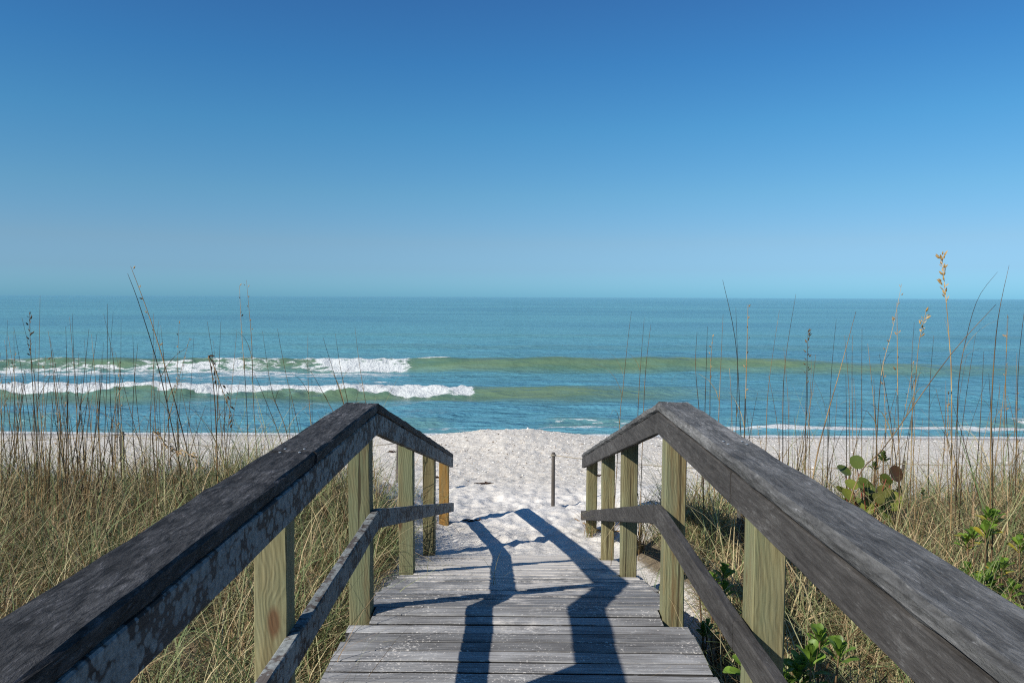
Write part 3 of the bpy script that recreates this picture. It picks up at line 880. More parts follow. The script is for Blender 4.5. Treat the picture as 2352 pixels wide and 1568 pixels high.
def build_grass(name, x0, x1, n_tuft, per, n_litter, seed, green, label):
    r = np.random.default_rng(seed)
    tc = scatter(n_tuft, x0, x1, .25, 8.8, r)
    tg = np.clip(green + 0.9 * (fbm(tc[:, 0] * .9, tc[:, 1] * .9, 3, seed) - .5) + r.normal(0, .12, n_tuft), 0, 1)
    cnt = r.poisson(per, n_tuft)
    idx = np.repeat(np.arange(n_tuft), cnt)
    N = len(idx)
    sc = r.normal(0, 1, (N, 2))
    px_ = tc[idx] + sc * .045
    sz = np.clip(r.normal(1, .25, n_tuft) + 1.1 * (fbm(tc[:, 0] * 1.3, tc[:, 1] * 1.3, 3, seed + 7) - .5), .4, 1.7)
    far = 1 - .28 * sst(5.5, 8, tc[:, 1])
    ln = np.clip(r.gamma(4.5, 1 / 4.5, N), .3, 2.3) * .40 * (sz * far)[idx]
    az = np.arctan2(sc[:, 1], sc[:, 0]) + r.normal(0, .9, N)
    # prevailing lean
    th0 = np.abs(r.normal(.22, .32, N)); curl = np.abs(r.normal(1.5, .95, N))
    wd = np.clip(r.lognormal(-5.52, .38, N), .0016, .009)
    root = np.concatenate([px_, (ground(px_[:, 0], px_[:, 1]) - .02)[:, None]], 1)
    V, T, nv = blades(root, az, ln, th0, curl, wd, 5, r.normal(0, .9, N))
    isg = r.uniform(0, 1, N) < tg[idx]
    tint = np.where(isg, r.uniform(.66, 1.0, N), r.beta(1.7, 1.9, N) * .66)
    tint = np.repeat(tint, nv)
    # long pale blades arching over the rest
    na = 1500
    ap = scatter(na, x0, x1, .25, 7.6, r)
    ar = np.concatenate([ap, ground(ap[:, 0], ap[:, 1])[:, None]], 1)
    V3, T3, nv3 = blades(ar, r.uniform(0, 6.28, na), r.uniform(.5, .95, na), np.abs(r.normal(.2, .2, na)), r.uniform(1.2, 2.9, na), r.uniform(.003, .0065, na), 7, r.normal(0, .6, na))
    t3 = np.repeat(r.uniform(.36, .80, na), nv3)
    # broad dead blades, bent over
    nb = 1500
    bp = scatter(nb, x0, x1, .25, 7.4, r)
    br_ = np.concatenate([bp, ground(bp[:, 0], bp[:, 1])[:, None]], 1)
    V4, T4, nv4 = blades(br_, r.uniform(0, 6.28, nb), r.uniform(.3, .65, nb), np.abs(r.normal(.3, .3, nb)), r.uniform(.8, 2.6, nb), r.uniform(.008, .015, nb), 7, r.normal(0, .9, nb))
    t4 = np.repeat(np.where(r.uniform(0, 1, nb) < .45, r.uniform(.72, .95, nb), r.uniform(.18, .5, nb)), nv4)
    # litter: dead straw lying criss-cross
    lp = scatter(n_litter, x0, x1, .25, 8.2, r)
    ll = r.uniform(.10, .38, n_litter)
    lroot = np.concatenate([lp, (ground(lp[:, 0], lp[:, 1]) + r.uniform(0, .16, n_litter) ** 1.3)[:, None]], 1)
    V2, T2, nv2 = blades(lroot, r.uniform(0, 6.28, n_litter), ll, r.normal(1.25, .3, n_litter), r.normal(.3, .4, n_litter), r.uniform(.0025, .006, n_litter), 2, r.normal(0, .8, n_litter))
    t2 = np.repeat(r.beta(2, 2.2, n_litter) * .62, nv2)
    o1, o2, o3 = len(V), len(V) + len(V2), len(V) + len(V2) + len(V3)
    me = mesh_arrays(name, np.concatenate([V, V2, V3, V4]), np.concatenate([T, T2 + o1, T3 + o2, T4 + o3]), True, {"tint": np.concatenate([tint, t2, t3, t4])}, M_GRASS)
    o = tag(link(name, me), label, "grass", None, "stuff")
    return o


build_grass("dune_grass", -9.0, -.6, 3300, 17, 34000, 21, .56, "tawny and green dune grass covering the sand left of the boardwalk")
build_grass("dune_grass", .7, 9.0, 2900, 17, 34000, 22, .60, "green and straw dune grass covering the sand right of the boardwalk")

# ------------------------------------------------------------------ sea oats
M_STALK = tint_mat("sea_oat_straw", [(0.0, (0.030, 0.020, 0.010)), (0.4, (0.105, 0.066, 0.030)), (0.7, (0.26, 0.165, 0.07)), (1.0, (0.44, 0.33, 0.17))], 0.0)
M_SPIKE_GOLD = leaf_mat("golden_spikelet", (0.42, 0.25, 0.075), (0.55, 0.37, 0.15), .6, .2)
M_SPIKE_DARK = leaf_mat("dark_spikelet", (0.075, 0.05, 0.025), (0.15, 0.095, 0.045), .7, .1)
M_SPIKE_TAN = leaf_mat("tan_spikelet", (0.28, 0.17, 0.075), (0.42, 0.30, 0.15), .7, .15)
M_OATLEAF = leaf_mat("dry_sea_oat_leaf", (0.20, 0.15, 0.06), (0.33, 0.25, 0.12), .6, .25)


def spikelet_mesh(name, mat, L=.024, W=.0085):
    V = [(0, 0, 0), (W * .5, 0, L * .35), (0, .0022, L * .4), (-W * .5, 0, L * .35), (0, -.0022, L * .4), (W * .30, 0, L * .72), (-W * .30, 0, L * .72), (0, 0, L)]
    Fc = [(0, 1, 2), (0, 2, 3), (0, 4, 1), (0, 3, 4), (1, 5, 2), (2, 6, 3), (2, 5, 7), (2, 7, 6), (1, 4, 5), (3, 6, 4), (4, 7, 5), (4, 6, 7)]
    return mesh_py(name, V, Fc, mat)


SPK = {'full': spikelet_mesh("spikelet", M_SPIKE_GOLD), 'golden': spikelet_mesh("spikelet", M_SPIKE_GOLD, .022), 'dark': spikelet_mesh("spikelet", M_SPIKE_DARK, .021),
       'droop': spikelet_mesh("spikelet", M_SPIKE_TAN, .026), 'pods': spikelet_mesh("spikelet", M_SPIKE_TAN, .024), 'sparse': spikelet_mesh("spikelet", M_SPIKE_TAN, .02)}
SPK_DROOP_DARK = spikelet_mesh("spikelet", M_SPIKE_DARK, .025)


def smooth_path(pts, n):
    P = np.array(pts, float); m = len(P)
    t = np.linspace(0, m - 1, n); out = []
    for q in t:
        i = min(int(q), m - 2); f = q - i
        p0 = P[max(i - 1, 0)]; p1 = P[i]; p2 = P[i + 1]; p3 = P[min(i + 2, m - 1)]
        out.append(.5 * ((2 * p1) + (-p0 + p2) * f + (2 * p0 - 5 * p1 + 4 * p2 - p3) * f * f + (-p0 + 3 * p1 - 3 * p2 + p3) * f ** 3))
    return np.array(out)


def oat(tip_to_base, thick_mm, head, label, group, r, cat="sea oat", n=14, tint=None):
    pts = [np.array(p) for p in tip_to_base][::-1]
    b = pts[0]
    d = (pts[0] - pts[1]); d = d / max(1e-6, abs(d[2])) if abs(d[2]) > 1e-3 else np.array([0, 0, -1.])
    gz_ = float(ground(b[0], b[1]))
    if b[2] > gz_:
        foot = b + np.array([np.clip(d[0], -.5, .5) * .6 * (b[2] - gz_), np.clip(d[1], -.3, .3) * .4 * (b[2] - gz_), -(b[2] - gz_) - .03])
        foot[2] = float(ground(foot[0], foot[1])) - .03
        pts = [foot] + pts
    else:
        pts[0][2] = gz_ - .03
    path = smooth_path(pts, n)
    root = empty("sea_oat", path[0])
    tag(root, label, cat, group)
    loc = [Vector(p - path[0]) for p in path]
    q = np.linspace(0, 1, n)
    rad = thick_mm / 1250 * (1.0 - .74 * q ** 1.6)
    V, Fc = tube(loc, list(rad), 4)
    tv = r.uniform(.15, .95) if tint is None else tint
    me = mesh_py("stalk", V, Fc, M_STALK, True)
    a = me.attributes.new("tint", 'FLOAT', 'POINT')
    tt = np.clip(np.repeat(tv + .08 + r.normal(0, .16, n) - .25 * q, 4), 0, 1)
    a.data.foreach_set("value", tt.astype(np.float32))
    link("stalk", me, root)
    # dry leaves on the lower stalk
    for k in range(r.integers(1, 4)):
        i = int(r.integers(1, max(2, int(n * .62))))
        p = loc[i]; L = r.uniform(.18, .5); az = r.uniform(0, 6.28)
        Vb, Tb, _ = blades(np.array([[0, 0, 0]]), np.array([az]), np.array([L]), np.array([r.uniform(.15, .5)]), np.array([r.uniform(.6, 2.6)]), np.array([r.uniform(.003, .006)]), 6, np.array([r.normal(0, 1.2)]))
        link("leaf", mesh_arrays("leaf", Vb, Tb, True, None, M_OATLEAF), root, p)
    if head != 'none':
        spec = {'full': (.30, 34, .019, 'full'), 'golden': (.22, 20, .016, 'golden'), 'dark': (.28, 18, .010, 'dark'), 'droop': (.46, 26, .022, 'droop'), 'pods': (.42, 7, .016, 'pods'), 'sparse': (.40, 7, .014, 'sparse')}[head]
        frac, cnt, spread, key = spec
        i0 = int(n * (1 - frac)) if head != 'droop' else int(n * .45)
        sub = loc[i0:]
        Vh, Fh = tube([v - sub[0] for v in sub], [max(.0009, x * 1.15) for x in rad[i0:]], 4)
        hm = mesh_py("seed_head", Vh, Fh, SPK[key].materials[0])
        hd = link("seed_head", hm, root, sub[0])
        for k in range(cnt):
            f = (k + r.uniform(0, 1)) / cnt * (len(sub) - 1)
            i = min(int(f), len(sub) - 2); p = sub[i].lerp(sub[i + 1], f - i) - sub[0]
            ax = (sub[i + 1] - sub[i]).normalized()
            sd = Vector((r.normal(), r.normal(), r.normal() * .4)); sd.normalize()
            dr = (ax * .8 + sd * .75 + Vector((0, 0, -.35 if head == 'droop' else .1))).normalized()
            sm = SPK[key]
            if head == 'droop' and label.startswith("dark"): sm = SPK_DROOP_DARK
            so = link("spikelet", sm, hd, p + sd * r.uniform(0, spread))
            so.rotation_mode = 'QUATERNION'
            so.rotation_quaternion = dr.to_track_quat('Z', 'Y') @ Matrix.Rotation(r.uniform(0, 6.28), 3, 'Z').to_quaternion()
            sc_ = r.uniform(.8, 1.3) * (1.35 if head in ('droop', 'full', 'golden', 'dark') else 1.15); so.scale = (sc_, sc_, sc_)
    return root


STALKS = [
    ('sparse',4.5,[(-2.524,4.993,1.561),(-2.456,5.034,1.314),(-2.394,5.076,1.052),(-2.321,5.117,0.704),(-2.25,5.159,0.309),(-2.241,5.2,0.133)]),
    ('none',4.5,[(-2.481,4.868,1.509),(-2.427,4.901,1.309),(-2.321,4.934,0.87),(-2.23,4.967,0.319),(-2.228,5.0,0.18)]),
    ('sparse',3.6,[(-2.232,6.151,1.455),(-2.203,6.1,1.089),(-2.158,6.05,0.603),(-2.129,6.0,0.191)]),
    ('sparse',4.2,[(-2.066,5.841,1.491),(-2.046,5.831,1.268),(-2.026,5.821,1.008),(-2.016,5.81,0.563),(-1.992,5.8,0.163)]),
    ('dark',4.2,[(-3.84,5.997,1.217),(-3.886,6.065,0.943),(-3.919,6.132,0.584),(-3.947,6.2,0.178)]),
    ('none',3.6,[(-3.921,6.267,1.368),(-3.953,6.283,0.928),(-4.002,6.3,0.196)]),
    ('none',3.6,[(-3.768,5.79,1.202),(-3.692,5.795,0.761),(-3.672,5.8,0.255)]),
    ('none',3.2,[(-4.174,6.23,1.163),(-4.256,6.315,0.742),(-4.355,6.4,0.176)]),
    ('none',3.6,[(-3.536,6.017,1.197),(-3.479,5.959,0.78),(-3.427,5.9,0.238)]),
    ('none',3.2,[(-3.45,5.907,1.227),(-3.498,6.003,0.776),(-3.507,6.1,0.235)]),
    ('none',3.8,[(-3.194,5.946,1.302),(-3.226,5.973,0.78),(-3.277,6.0,0.185)]),
    ('none',3.4,[(-3.369,6.208,1.221),(-3.292,6.204,0.793),(-3.26,6.2,0.146)]),
    ('none',3.4,[(-3.002,5.665,1.25),(-3.049,5.683,0.809),(-3.054,5.7,0.244)]),
    ('none',3.2,[(-3.453,6.643,1.165),(-3.458,6.622,0.717),(-3.488,6.6,0.144)]),
    ('none',3.6,[(-3.089,6.119,1.049),(-3.051,6.059,0.668),(-2.982,6.0,0.151)]),
    ('none',3.4,[(-2.777,5.828,1.238),(-2.736,5.714,0.807),(-2.67,5.6,0.2)]),
    ('none',3.4,[(-2.722,5.792,1.183),(-2.817,5.846,0.625),(-2.865,5.9,0.137)]),
    ('none',3.4,[(-2.305,5.674,1.179),(-2.25,5.637,0.882),(-2.181,5.6,0.301)]),
    ('none',3.2,[(-2.291,5.898,1.165),(-2.293,5.849,0.763),(-2.299,5.8,0.297)]),
    ('none',3.4,[(-1.8,5.396,1.122),(-1.754,5.448,0.68),(-1.664,5.5,0.355)]),
    ('none',3.4,[(-1.711,5.451,1.135),(-1.697,5.575,0.826),(-1.632,5.7,0.318)]),
    ('none',3.2,[(-1.708,6.237,1.049),(-1.677,6.118,0.668),(-1.624,6.0,0.298)]),
    ('none',3.4,[(-1.345,5.299,1.082),(-1.286,5.333,0.851),(-1.219,5.366,0.6),(-1.196,5.4,0.438)]),
    ('none',3.4,[(-1.262,5.307,1.113),(-1.232,5.338,0.851),(-1.188,5.369,0.6),(-1.178,5.4,0.438)]),
    ('none',3.4,[(-1.27,5.996,1.132),(-1.221,5.931,0.828),(-1.163,5.865,0.546),(-1.118,5.8,0.336)]),
    ('none',3.2,[(-1.561,5.543,0.925),(-1.445,5.528,0.736),(-1.332,5.514,0.53),(-1.251,5.5,0.389)]),
    ('none',3.2,[(-1.897,5.486,0.817),(-1.817,5.493,0.611),(-1.697,5.5,0.258)]),
    ('droop',4.2,[(-1.873,5.037,0.512),(-1.915,5.017,0.661),(-1.954,4.998,0.793),(-1.987,4.978,0.916),(-2.013,4.959,0.983),(-1.984,4.939,0.885),(-1.958,4.92,0.66),(-1.941,4.9,0.205)]),
    ('droop',4.0,[(-1.969,4.665,0.301),(-2.029,4.712,0.359),(-2.103,4.759,0.391),(-2.18,4.806,0.367),(-2.231,4.853,0.3),(-2.227,4.9,0.146)]),
    ('droop',3.8,[(-2.329,5.103,0.334),(-2.363,5.083,0.368),(-2.396,5.062,0.431),(-2.424,5.041,0.464),(-2.421,5.021,0.409),(-2.398,5.0,0.208)]),
    ('none',4.2,[(1.224,4.537,1.476),(1.316,4.558,1.097),(1.362,4.579,0.579),(1.387,4.6,0.321)]),
    ('none',3.2,[(1.523,5.295,1.307),(1.575,5.398,0.858),(1.602,5.5,0.372)]),
    ('sparse',4.2,[(1.542,5.08,1.328),(1.534,5.054,1.036),(1.523,5.027,0.54),(1.512,5.0,0.288)]),
    ('none',3.4,[(1.415,5.216,1.257),(1.386,5.144,0.882),(1.361,5.072,0.581),(1.337,5.0,0.404)]),
    ('none',3.2,[(1.319,5.254,1.175),(1.334,5.327,0.864),(1.349,5.4,0.389)]),
    ('none',3.6,[(1.251,5.265,1.135),(1.239,5.233,0.873),(1.275,5.2,0.425)]),
    ('sparse',3.2,[(1.343,5.199,1.109),(1.345,5.25,0.871),(1.361,5.3,0.407)]),
    ('none',4.4,[(1.8,4.921,1.397),(1.723,4.881,0.895),(1.713,4.84,0.375),(1.697,4.8,0.221)]),
    ('none',3.6,[(1.693,4.911,1.293),(1.622,4.874,0.799),(1.604,4.837,0.451),(1.588,4.8,0.276)]),
    ('dark',3.6,[(2.014,5.259,1.154),(2.04,5.33,0.714),(2.074,5.4,0.204)]),
    ('none',6.2,[(2.164,4.865,1.288),(2.047,4.81,0.903),(1.943,4.755,0.587),(1.863,4.7,0.314)]),
    ('none',3.4,[(2.214,5.279,1.229),(2.181,5.253,0.875),(2.162,5.226,0.425),(2.149,5.2,0.188)]),
    ('sparse',3.8,[(2.512,4.991,1.466),(2.451,4.969,1.174),(2.378,4.946,0.891),(2.351,4.923,0.513),(2.337,4.9,0.2)]),
    ('pods',3.8,[(2.419,4.86,1.344),(2.41,4.82,1.111),(2.404,4.78,0.784),(2.398,4.74,0.515),(2.394,4.7,0.221)]),
    ('golden',3.8,[(2.557,4.764,1.3),(2.523,4.773,1.101),(2.516,4.782,0.895),(2.505,4.791,0.631),(2.515,4.8,0.225)]),
    ('full',4.6,[(2.509,4.529,1.632),(2.513,4.503,1.488),(2.523,4.478,1.304),(2.531,4.452,1.107),(2.532,4.426,0.944),(2.541,4.4,0.386)]),
    ('none',3.6,[(3.129,4.989,1.545),(2.986,4.942,1.383),(2.892,4.895,1.14),(2.821,4.847,0.809),(2.805,4.8,0.227)]),
    ('none',4.4,[(2.697,4.201,1.555),(2.688,4.267,1.236),(2.716,4.334,0.787),(2.769,4.4,0.323)]),
    ('none',5.0,[(2.744,4.375,1.34),(2.449,4.317,1.036),(2.085,4.258,0.547),(1.895,4.2,0.342)]),
    ('none',3.8,[(3.226,4.847,1.362),(3.21,4.865,0.973),(3.228,4.882,0.493),(3.246,4.9,0.205)]),
    ('none',3.4,[(3.341,5.19,1.257),(3.342,5.195,0.886),(3.356,5.2,0.194)]),
    ('sparse',3.4,[(3.42,5.323,1.264),(3.488,5.412,0.711),(3.594,5.5,0.127)]),
    ('none',3.2,[(2.971,5.699,1.195),(2.939,5.65,0.841),(2.952,5.6,0.1)]),
    ('none',3.2,[(2.845,5.196,1.122),(2.858,5.248,0.728),(2.9,5.3,0.169)]),
    ('none',3.2,[(2.533,5.586,1.149),(2.5,5.493,0.759),(2.477,5.4,0.143)]),
    ('none',3.4,[(2.377,5.388,1.11),(2.409,5.444,0.764),(2.462,5.5,0.12)]),
    ('none',3.2,[(2.426,5.631,1.098),(2.464,5.615,0.68),(2.481,5.6,0.097)]),
    ('none',3.0,[(0.748,4.95,1.28),(0.725,4.967,1.038),(0.703,4.983,0.75),(0.69,5.0,0.575)]),
    ('none',3.0,[(0.884,5.256,1.23),(0.86,5.228,0.931),(0.84,5.2,0.574)]),
    ('none',3.0,[(0.929,5.248,1.186),(0.915,5.324,0.923),(0.912,5.4,0.543)]),
]

LABELS = {0: "tall leaning sea oat reaching above the horizon at left with a few pods", 1: "bare sea oat leaning beside the tallest left stalk",
          2: "upright sea oat with pale pods near its tip, left of the taller dark-tipped one", 3: "tall upright sea oat with dark tip rising above the horizon, left of the boardwalk",
          4: "sea oat with a dark narrow seed head near the left edge", 27: "dark drooping sea oat seed head hanging in front of the inner foam",
          28: "bent sea oat with tan drooping seeds low against the sand at left", 29: "bent sea oat with a small tan seed head beside the larger drooping one",
          30: "bare sea oat crossing the horizon just right of the right railing peak", 32: "sea oat with pale pods near its tip behind the right railing",
          37: "bare dark sea oat whose tip touches the horizon above the right railing", 39: "sea oat with one dark pod at its tip on the right dune",
          40: "thick dark sea oat leaning right behind the right railing", 42: "leaning sea oat just above the horizon with a single pod",
          43: "upright sea oat carrying a few separate tan pods", 44: "sea oat with a short golden brown seed head below the horizon",
          45: "tallest sea oat with a full golden seed head against the sky at right", 46: "sea oat curving right above the horizon beside the golden one",
          47: "tall bare sea oat near the right edge rising above the horizon", 48: "long brown sea oat leaning diagonally across the others at right"}
r_oat = np.random.default_rng(77)


def describe(h, lx, tint, a, left, hd):
    hw = "short" if h < .9 else "medium high" if h < 1.2 else "tall" if h < 1.5 else "very tall"
    lw = "leaning left" if lx < -.10 else "tilted left" if lx < -.04 else "leaning right" if lx > .12 else "tilted right" if lx > .06 else "upright"
    cw = "dark" if tint < .32 else "brown" if tint < .6 else "tan"
    if left: zw = "at far left edge" if a < -.60 else "left of thick rope stake" if a < -.53 else "right of thick rope stake" if a < -.45 else "midway along left dune" if a < -.36 else "close to left handrail"
    else: zw = "just behind right handrail" if a < .30 else "left of sea grape leaves" if a < .44 else "behind sea grape plant" if a < .52 else "right of sea grape plant" if a < .60 else "near right edge"
    return "%s %s sea oat, %s, %s, %s" % (hw, cw, lw, "few pods" if hd != 'none' else "bare", zw)
for i, (head, th, pts) in enumerate(STALKS):
    left = pts[-1][0] < 0
    tint = {45: .85, 48: .55, 0: .4, 44: .8}.get(i, r_oat.uniform(.1, .7))
    dz = pts[0][2] - pts[-1][2]
    lab = LABELS.get(i) or describe(pts[0][2] - float(ground(pts[-1][0], pts[-1][1])), (pts[0][0] - pts[-1][0]) / max(dz, .1), tint, pts[-1][0] / pts[-1][1], left, head)
    if head == 'none': g = "sea oats on the left dune" if left else "sea oats on the right dune"
    else: g = "sea oats on the left dune" if left else "sea oats on the right dune"
    oat(pts, th * 1.18, head, lab, g, r_oat, n=18, tint=tint)


def random_oats(n, x0, x1, y0, y1, side, hmin, hmax):
    cl = [(r_oat.uniform(x0, x1), r_oat.uniform(y0, y1)) for k in range(max(4, n // 5))]
    for k in range(n):
        while True:
            x = r_oat.uniform(x0, x1); y = r_oat.uniform(y0, y1)
            if r_oat.uniform() < .7:        # they stand in loose clumps
                c_ = cl[int(r_oat.integers(len(cl)))]
                x = c_[0] + r_oat.normal(0, .13); y = c_[1] + r_oat.normal(0, .16)
            if abs(x) < 1.0 + .72 * y and r_oat.uniform() < float(dune_density(x, y)) + .05: break
        h = r_oat.uniform(hmin, hmax); z = float(ground(x, y))
        lx, ly = r_oat.normal(.02, .10), r_oat.normal(0, .06)
        bx = r_oat.normal(0, .035)
        P = [(x + lx * h * f + bx * math.sin(f * 3.14) + .05 * lx * f ** 3, y + ly * h * f, z + h * f) for f in (1, .75, .5, .25, 0)]
        hd = 'none' if r_oat.uniform() < .9 else 'sparse'
        tint = r_oat.uniform(.1, .9)
        lab = describe(h, lx, tint, x / y, side == "left", hd)
        oat(P, r_oat.uniform(3.4, 5.4), hd, lab, "sea oats on the %s dune" % side, r_oat, n=9, tint=tint)


random_oats(140, -6.2, -2.5, 4.6, 7.6, "left", .75, 1.5)
random_oats(22, -3.4, -1.2, 4.8, 7.2, "left", .6, 1.2)
random_oats(95, 1.6, 6.0, 4.6, 6.9, "right", .6, 1.45)
random_oats(10, 1.0, 2.2, 4.8, 6.6, "right", .5, .95)

# ------------------------------------------------------------------ leafy plants
def round_leaf(name, mat):
    V = [(0, 0, 0)]; n = 12
    Fc = []
    for rr, zz in ((.55, .03), (1.0, .10)):
        for k in range(n):
            a = 2 * math.pi * k / n
            q = rr * (1 - .10 * max(0, math.cos(a - math.pi)) ** 6)
            V.append((q * math.cos(a), q * .93 * math.sin(a), zz * (1 + .5 * math.sin(2 * a)) - (.02 if k in (0, 6) else 0)))
    for k in range(n):
        Fc.append((0, 1 + k, 1 + (k + 1) % n))
        Fc.append((1 + k, 13 + k, 13 + (k + 1) % n, 1 + (k + 1) % n))
    return mesh_py(name, V, Fc, mat, True)


def spoon_leaf(name, mat, L=.085, W=.040):
    """obovate leaf along +x, gently arched with a folded midrib"""
    V, Fc = [], []
    ts = [0, .2, .42, .64, .82, .94, 1.0]; ws = [.06, .22, .55, .9, 1.0, .72, .18]
    for t_, w_ in zip(ts, ws):
        z = .20 * L * math.sin(t_ * 2.2)
        V += [(L * t_, -W / 2 * w_, z + .10 * W * w_), (L * t_, 0, z - .04 * W), (L * t_, W / 2 * w_, z + .10 * W * w_)]
    for i in range(len(ts) - 1):
        a = i * 3
        Fc += [(a, a + 3, a + 4, a + 1), (a + 1, a + 4, a + 5, a + 2)]
    return mesh_py(name, V, Fc, mat, True)


M_GRAPE = {'g': leaf_mat("sea_grape_leaf_green", (0.075, 0.105, 0.022), (0.12, 0.15, 0.035), .35, .2), 'y': leaf_mat("sea_grape_leaf_yellow", (0.27, 0.29, 0.05), (0.19, 0.23, 0.045), .4, .3),
           'r': leaf_mat("sea_grape_leaf_red", (0.12, 0.035, 0.018), (0.09, 0.065, 0.02), .4, .2), 'm': leaf_mat("sea_grape_leaf_olive", (0.14, 0.13, 0.03), (0.09, 0.10, 0.025), .4, .25)}
GRAPE = {k: round_leaf("leaf", m) for k, m in M_GRAPE.items()}
M_STEM = plain("woody_stem", (0.16, 0.10, 0.05), .8)
M_STEM_RED = plain("red_stem", (0.22, 0.05, 0.03), .6)
sgx, sgy = 2.30, 4.85
sg_z = float(ground(sgx, sgy))
grape = empty("sea_grape_plant", (sgx, sgy, sg_z))
tag(grape, "low sea grape plant with large round leaves, some reddish, behind the right railing", "plant")
SG = [(2.221, .306, .052, 'g', 60, 20), (2.126, .259, .050, 'g', 35, 200), (2.123, .195, .046, 'y', 40, 230), (2.201, .211, .044, 'g', 60, 320), (2.425, .256, .058, 'r', 70, 60), (2.368, .223, .042, 'g', 60, 300),
      (2.409, .19, .048, 'm', 65, 20), (2.304, .166, .050, 'g', 45, 340), (2.422, .075, .076, 'y', 62, 10), (2.106, .132, .043, 'y', 50, 200), (2.36, .138, .048, 'm', 55, 180), (2.345, .04, .050, 'y', 50, 260)]
_r = np.random.default_rng(19)
for _k in range(16):
    SG.append((2.27 + _r.normal(0, .10), _r.uniform(-.10, .19), _r.uniform(.034, .056), "gymmgyyg"[_k % 8], _r.uniform(30, 70), _r.uniform(0, 360)))
rg = np.random.default_rng(9)
for (x, z, rad, c, tilt, az) in SG:
    yv = sgy + rg.uniform(-.09, .09)
    o = link("leaf", GRAPE[c], grape, Vector((x - sgx, yv - sgy, z - sg_z)), (math.radians(tilt), rg.uniform(-.35, .35), math.radians(az - 180 if 90 < az < 270 else az) * .35))
    o.scale = (rad, rad, rad)
    if c == 'r': o["label"] = "reddish brown leaf"
    pts = [(rg.uniform(-.05, .05), rg.uniform(-.03, .03), -.02), ((x - sgx) * .5, (yv - sgy) * .5 + .02, (z - sg_z) * .6), (x - sgx, yv - sgy + .006, z - sg_z)]
    V, Fc = tube(smooth_path(pts, 6), [.005, .0045, .004, .0035, .003, .0025], 5)
    link("stem", mesh_py("stem", V, Fc, M_STEM_RED, True), grape)

M_BUSH = leaf_mat("bright_green_leaf", (0.17, 0.27, 0.035), (0.11, 0.19, 0.030), .42, .35, .5, spec=.35)
M_BUSH_Y = leaf_mat("yellowing_leaf", (0.42, 0.33, 0.03), (0.33, 0.30, 0.05), .4, .3)
M_BUSH_D = leaf_mat("dark_green_leaf", (0.055, 0.085, 0.02), (0.085, 0.115, 0.03), .35, .25, .4)
SPOON = spoon_leaf("leaf", M_BUSH); SPOON_Y = spoon_leaf("leaf", M_BUSH_Y); SPOON_D = spoon_leaf("leaf", M_BUSH_D)


def leafy(name, label, x, y, ztop, rosettes, spread, size, seed, dark=False, yellow=.06, cat="plant", group="leafy green plants on the right dune", zspread=.16):
    r = np.random.default_rng(seed)
    gz_ = float(ground(x, y))
    root = empty(name, (x, y, gz_)); tag(root, label, cat, group)
    for k in range(rosettes):
        if rosettes == 1: cx, cy, cz = 0, 0, ztop - gz_
        else:
            cx, cy = r.normal(0, spread, 2); cz = ztop - gz_ - abs(r.normal(0, zspread)) - .15 * abs(cx) / max(spread, .01) * .3
        cz = max(cz, .05)
        V, Fc = tube(smooth_path([(cx * .2, cy * .2, -.03), (cx * .7, cy * .7, cz * .5), (cx, cy, cz)], 6), [.006, .0055, .005, .0045, .004, .0035], 5)
        link("stem", mesh_py("stem", V, Fc, M_STEM, True), root)
        lx, ly = r.normal(0, .18, 2)
        nl = 13
        for j in range(nl):
            az = j * 2.399 + r.uniform(-.2, .2); up = .25 + .95 * j / nl + r.uniform(-.12, .12)
            me = SPOON_D if dark else SPOON
            if r.uniform() < yellow and j < 5: me = SPOON_Y
            o = link("leaf", me, root, (cx, cy, cz - .05 + .05 * j / nl), (lx, -up + ly, az))
            s_ = size * .76 * (1.1 - .45 * j / nl) * r.uniform(.8, 1.2)
            o.scale = (s_, s_, s_)
    return root


leafy("beach_shrub", "bright green glossy shrub low in the shade beside the near right post", 1.05, 2.60, .20, 11, .08, 1.15, 31, yellow=.0)
leafy("beach_shrub", "green leafy shrub just behind the middle rail beside the right peak post", .96, 3.62, .08, 4, .07, .95, 32, yellow=.1)
leafy("beach_shrub", "small green sprout at the deck edge beside the right peak post", .84, 3.42, -.02, 3, .05, .85, 33)
leafy("beach_shrub", "small light green plant in grass just right of the near right post", 1.18, 3.2, .22, 2, .05, .8, 34)
leafy("beach_shrub", "rounded green shrub with yellow lower leaves on the right dune", 2.29, 3.62, .36, 6, .055, 1.0, 35, yellow=.4, zspread=.07)
leafy("beach_shrub", "spreading green shrub at right edge below the one with yellow leaves", 2.2, 3.38, .20, 12, .11, 1.0, 36, yellow=.12)
leafy("beach_shrub", "green shrub cut by the right edge of the view", 2.47, 3.62, .37, 5, .06, 1.0, 37)
leafy("beach_shrub", "low green shrub lowest at the right edge in the grass", 2.16, 3.15, .08, 9, .1, .95, 38)
leafy("beach_shrub", "upright dark green rosette standing above the round sea grape leaves", 2.39, 4.9, .38, 2, .02, .75, 39, True)
leafy("beach_shrub", "small dark green rosette left of the upright one by the sea grape", 2.33, 4.9, .30, 1, .02, .65, 40, True)
leafy("beach_shrub", "small olive rosette right of the round sea grape leaves", 2.54, 4.85, .20, 3, .05, .65, 41, True, zspread=.03)

# broad-leaved shoots and tufts one can tell apart
M_BROAD = leaf_mat("broad_green_blade", (0.085, 0.135, 0.04), (0.13, 0.17, 0.065), .45, .3, .4)
M_BROAD_DRY = leaf_mat("broad_dry_blade", (0.34, 0.22, 0.10), (0.24, 0.15, 0.07), .6, .25, .4)
M_TUFT = leaf_mat("olive_blade", (0.15, 0.165, 0.05), (0.26, 0.23, 0.09), .5, .3, .5)


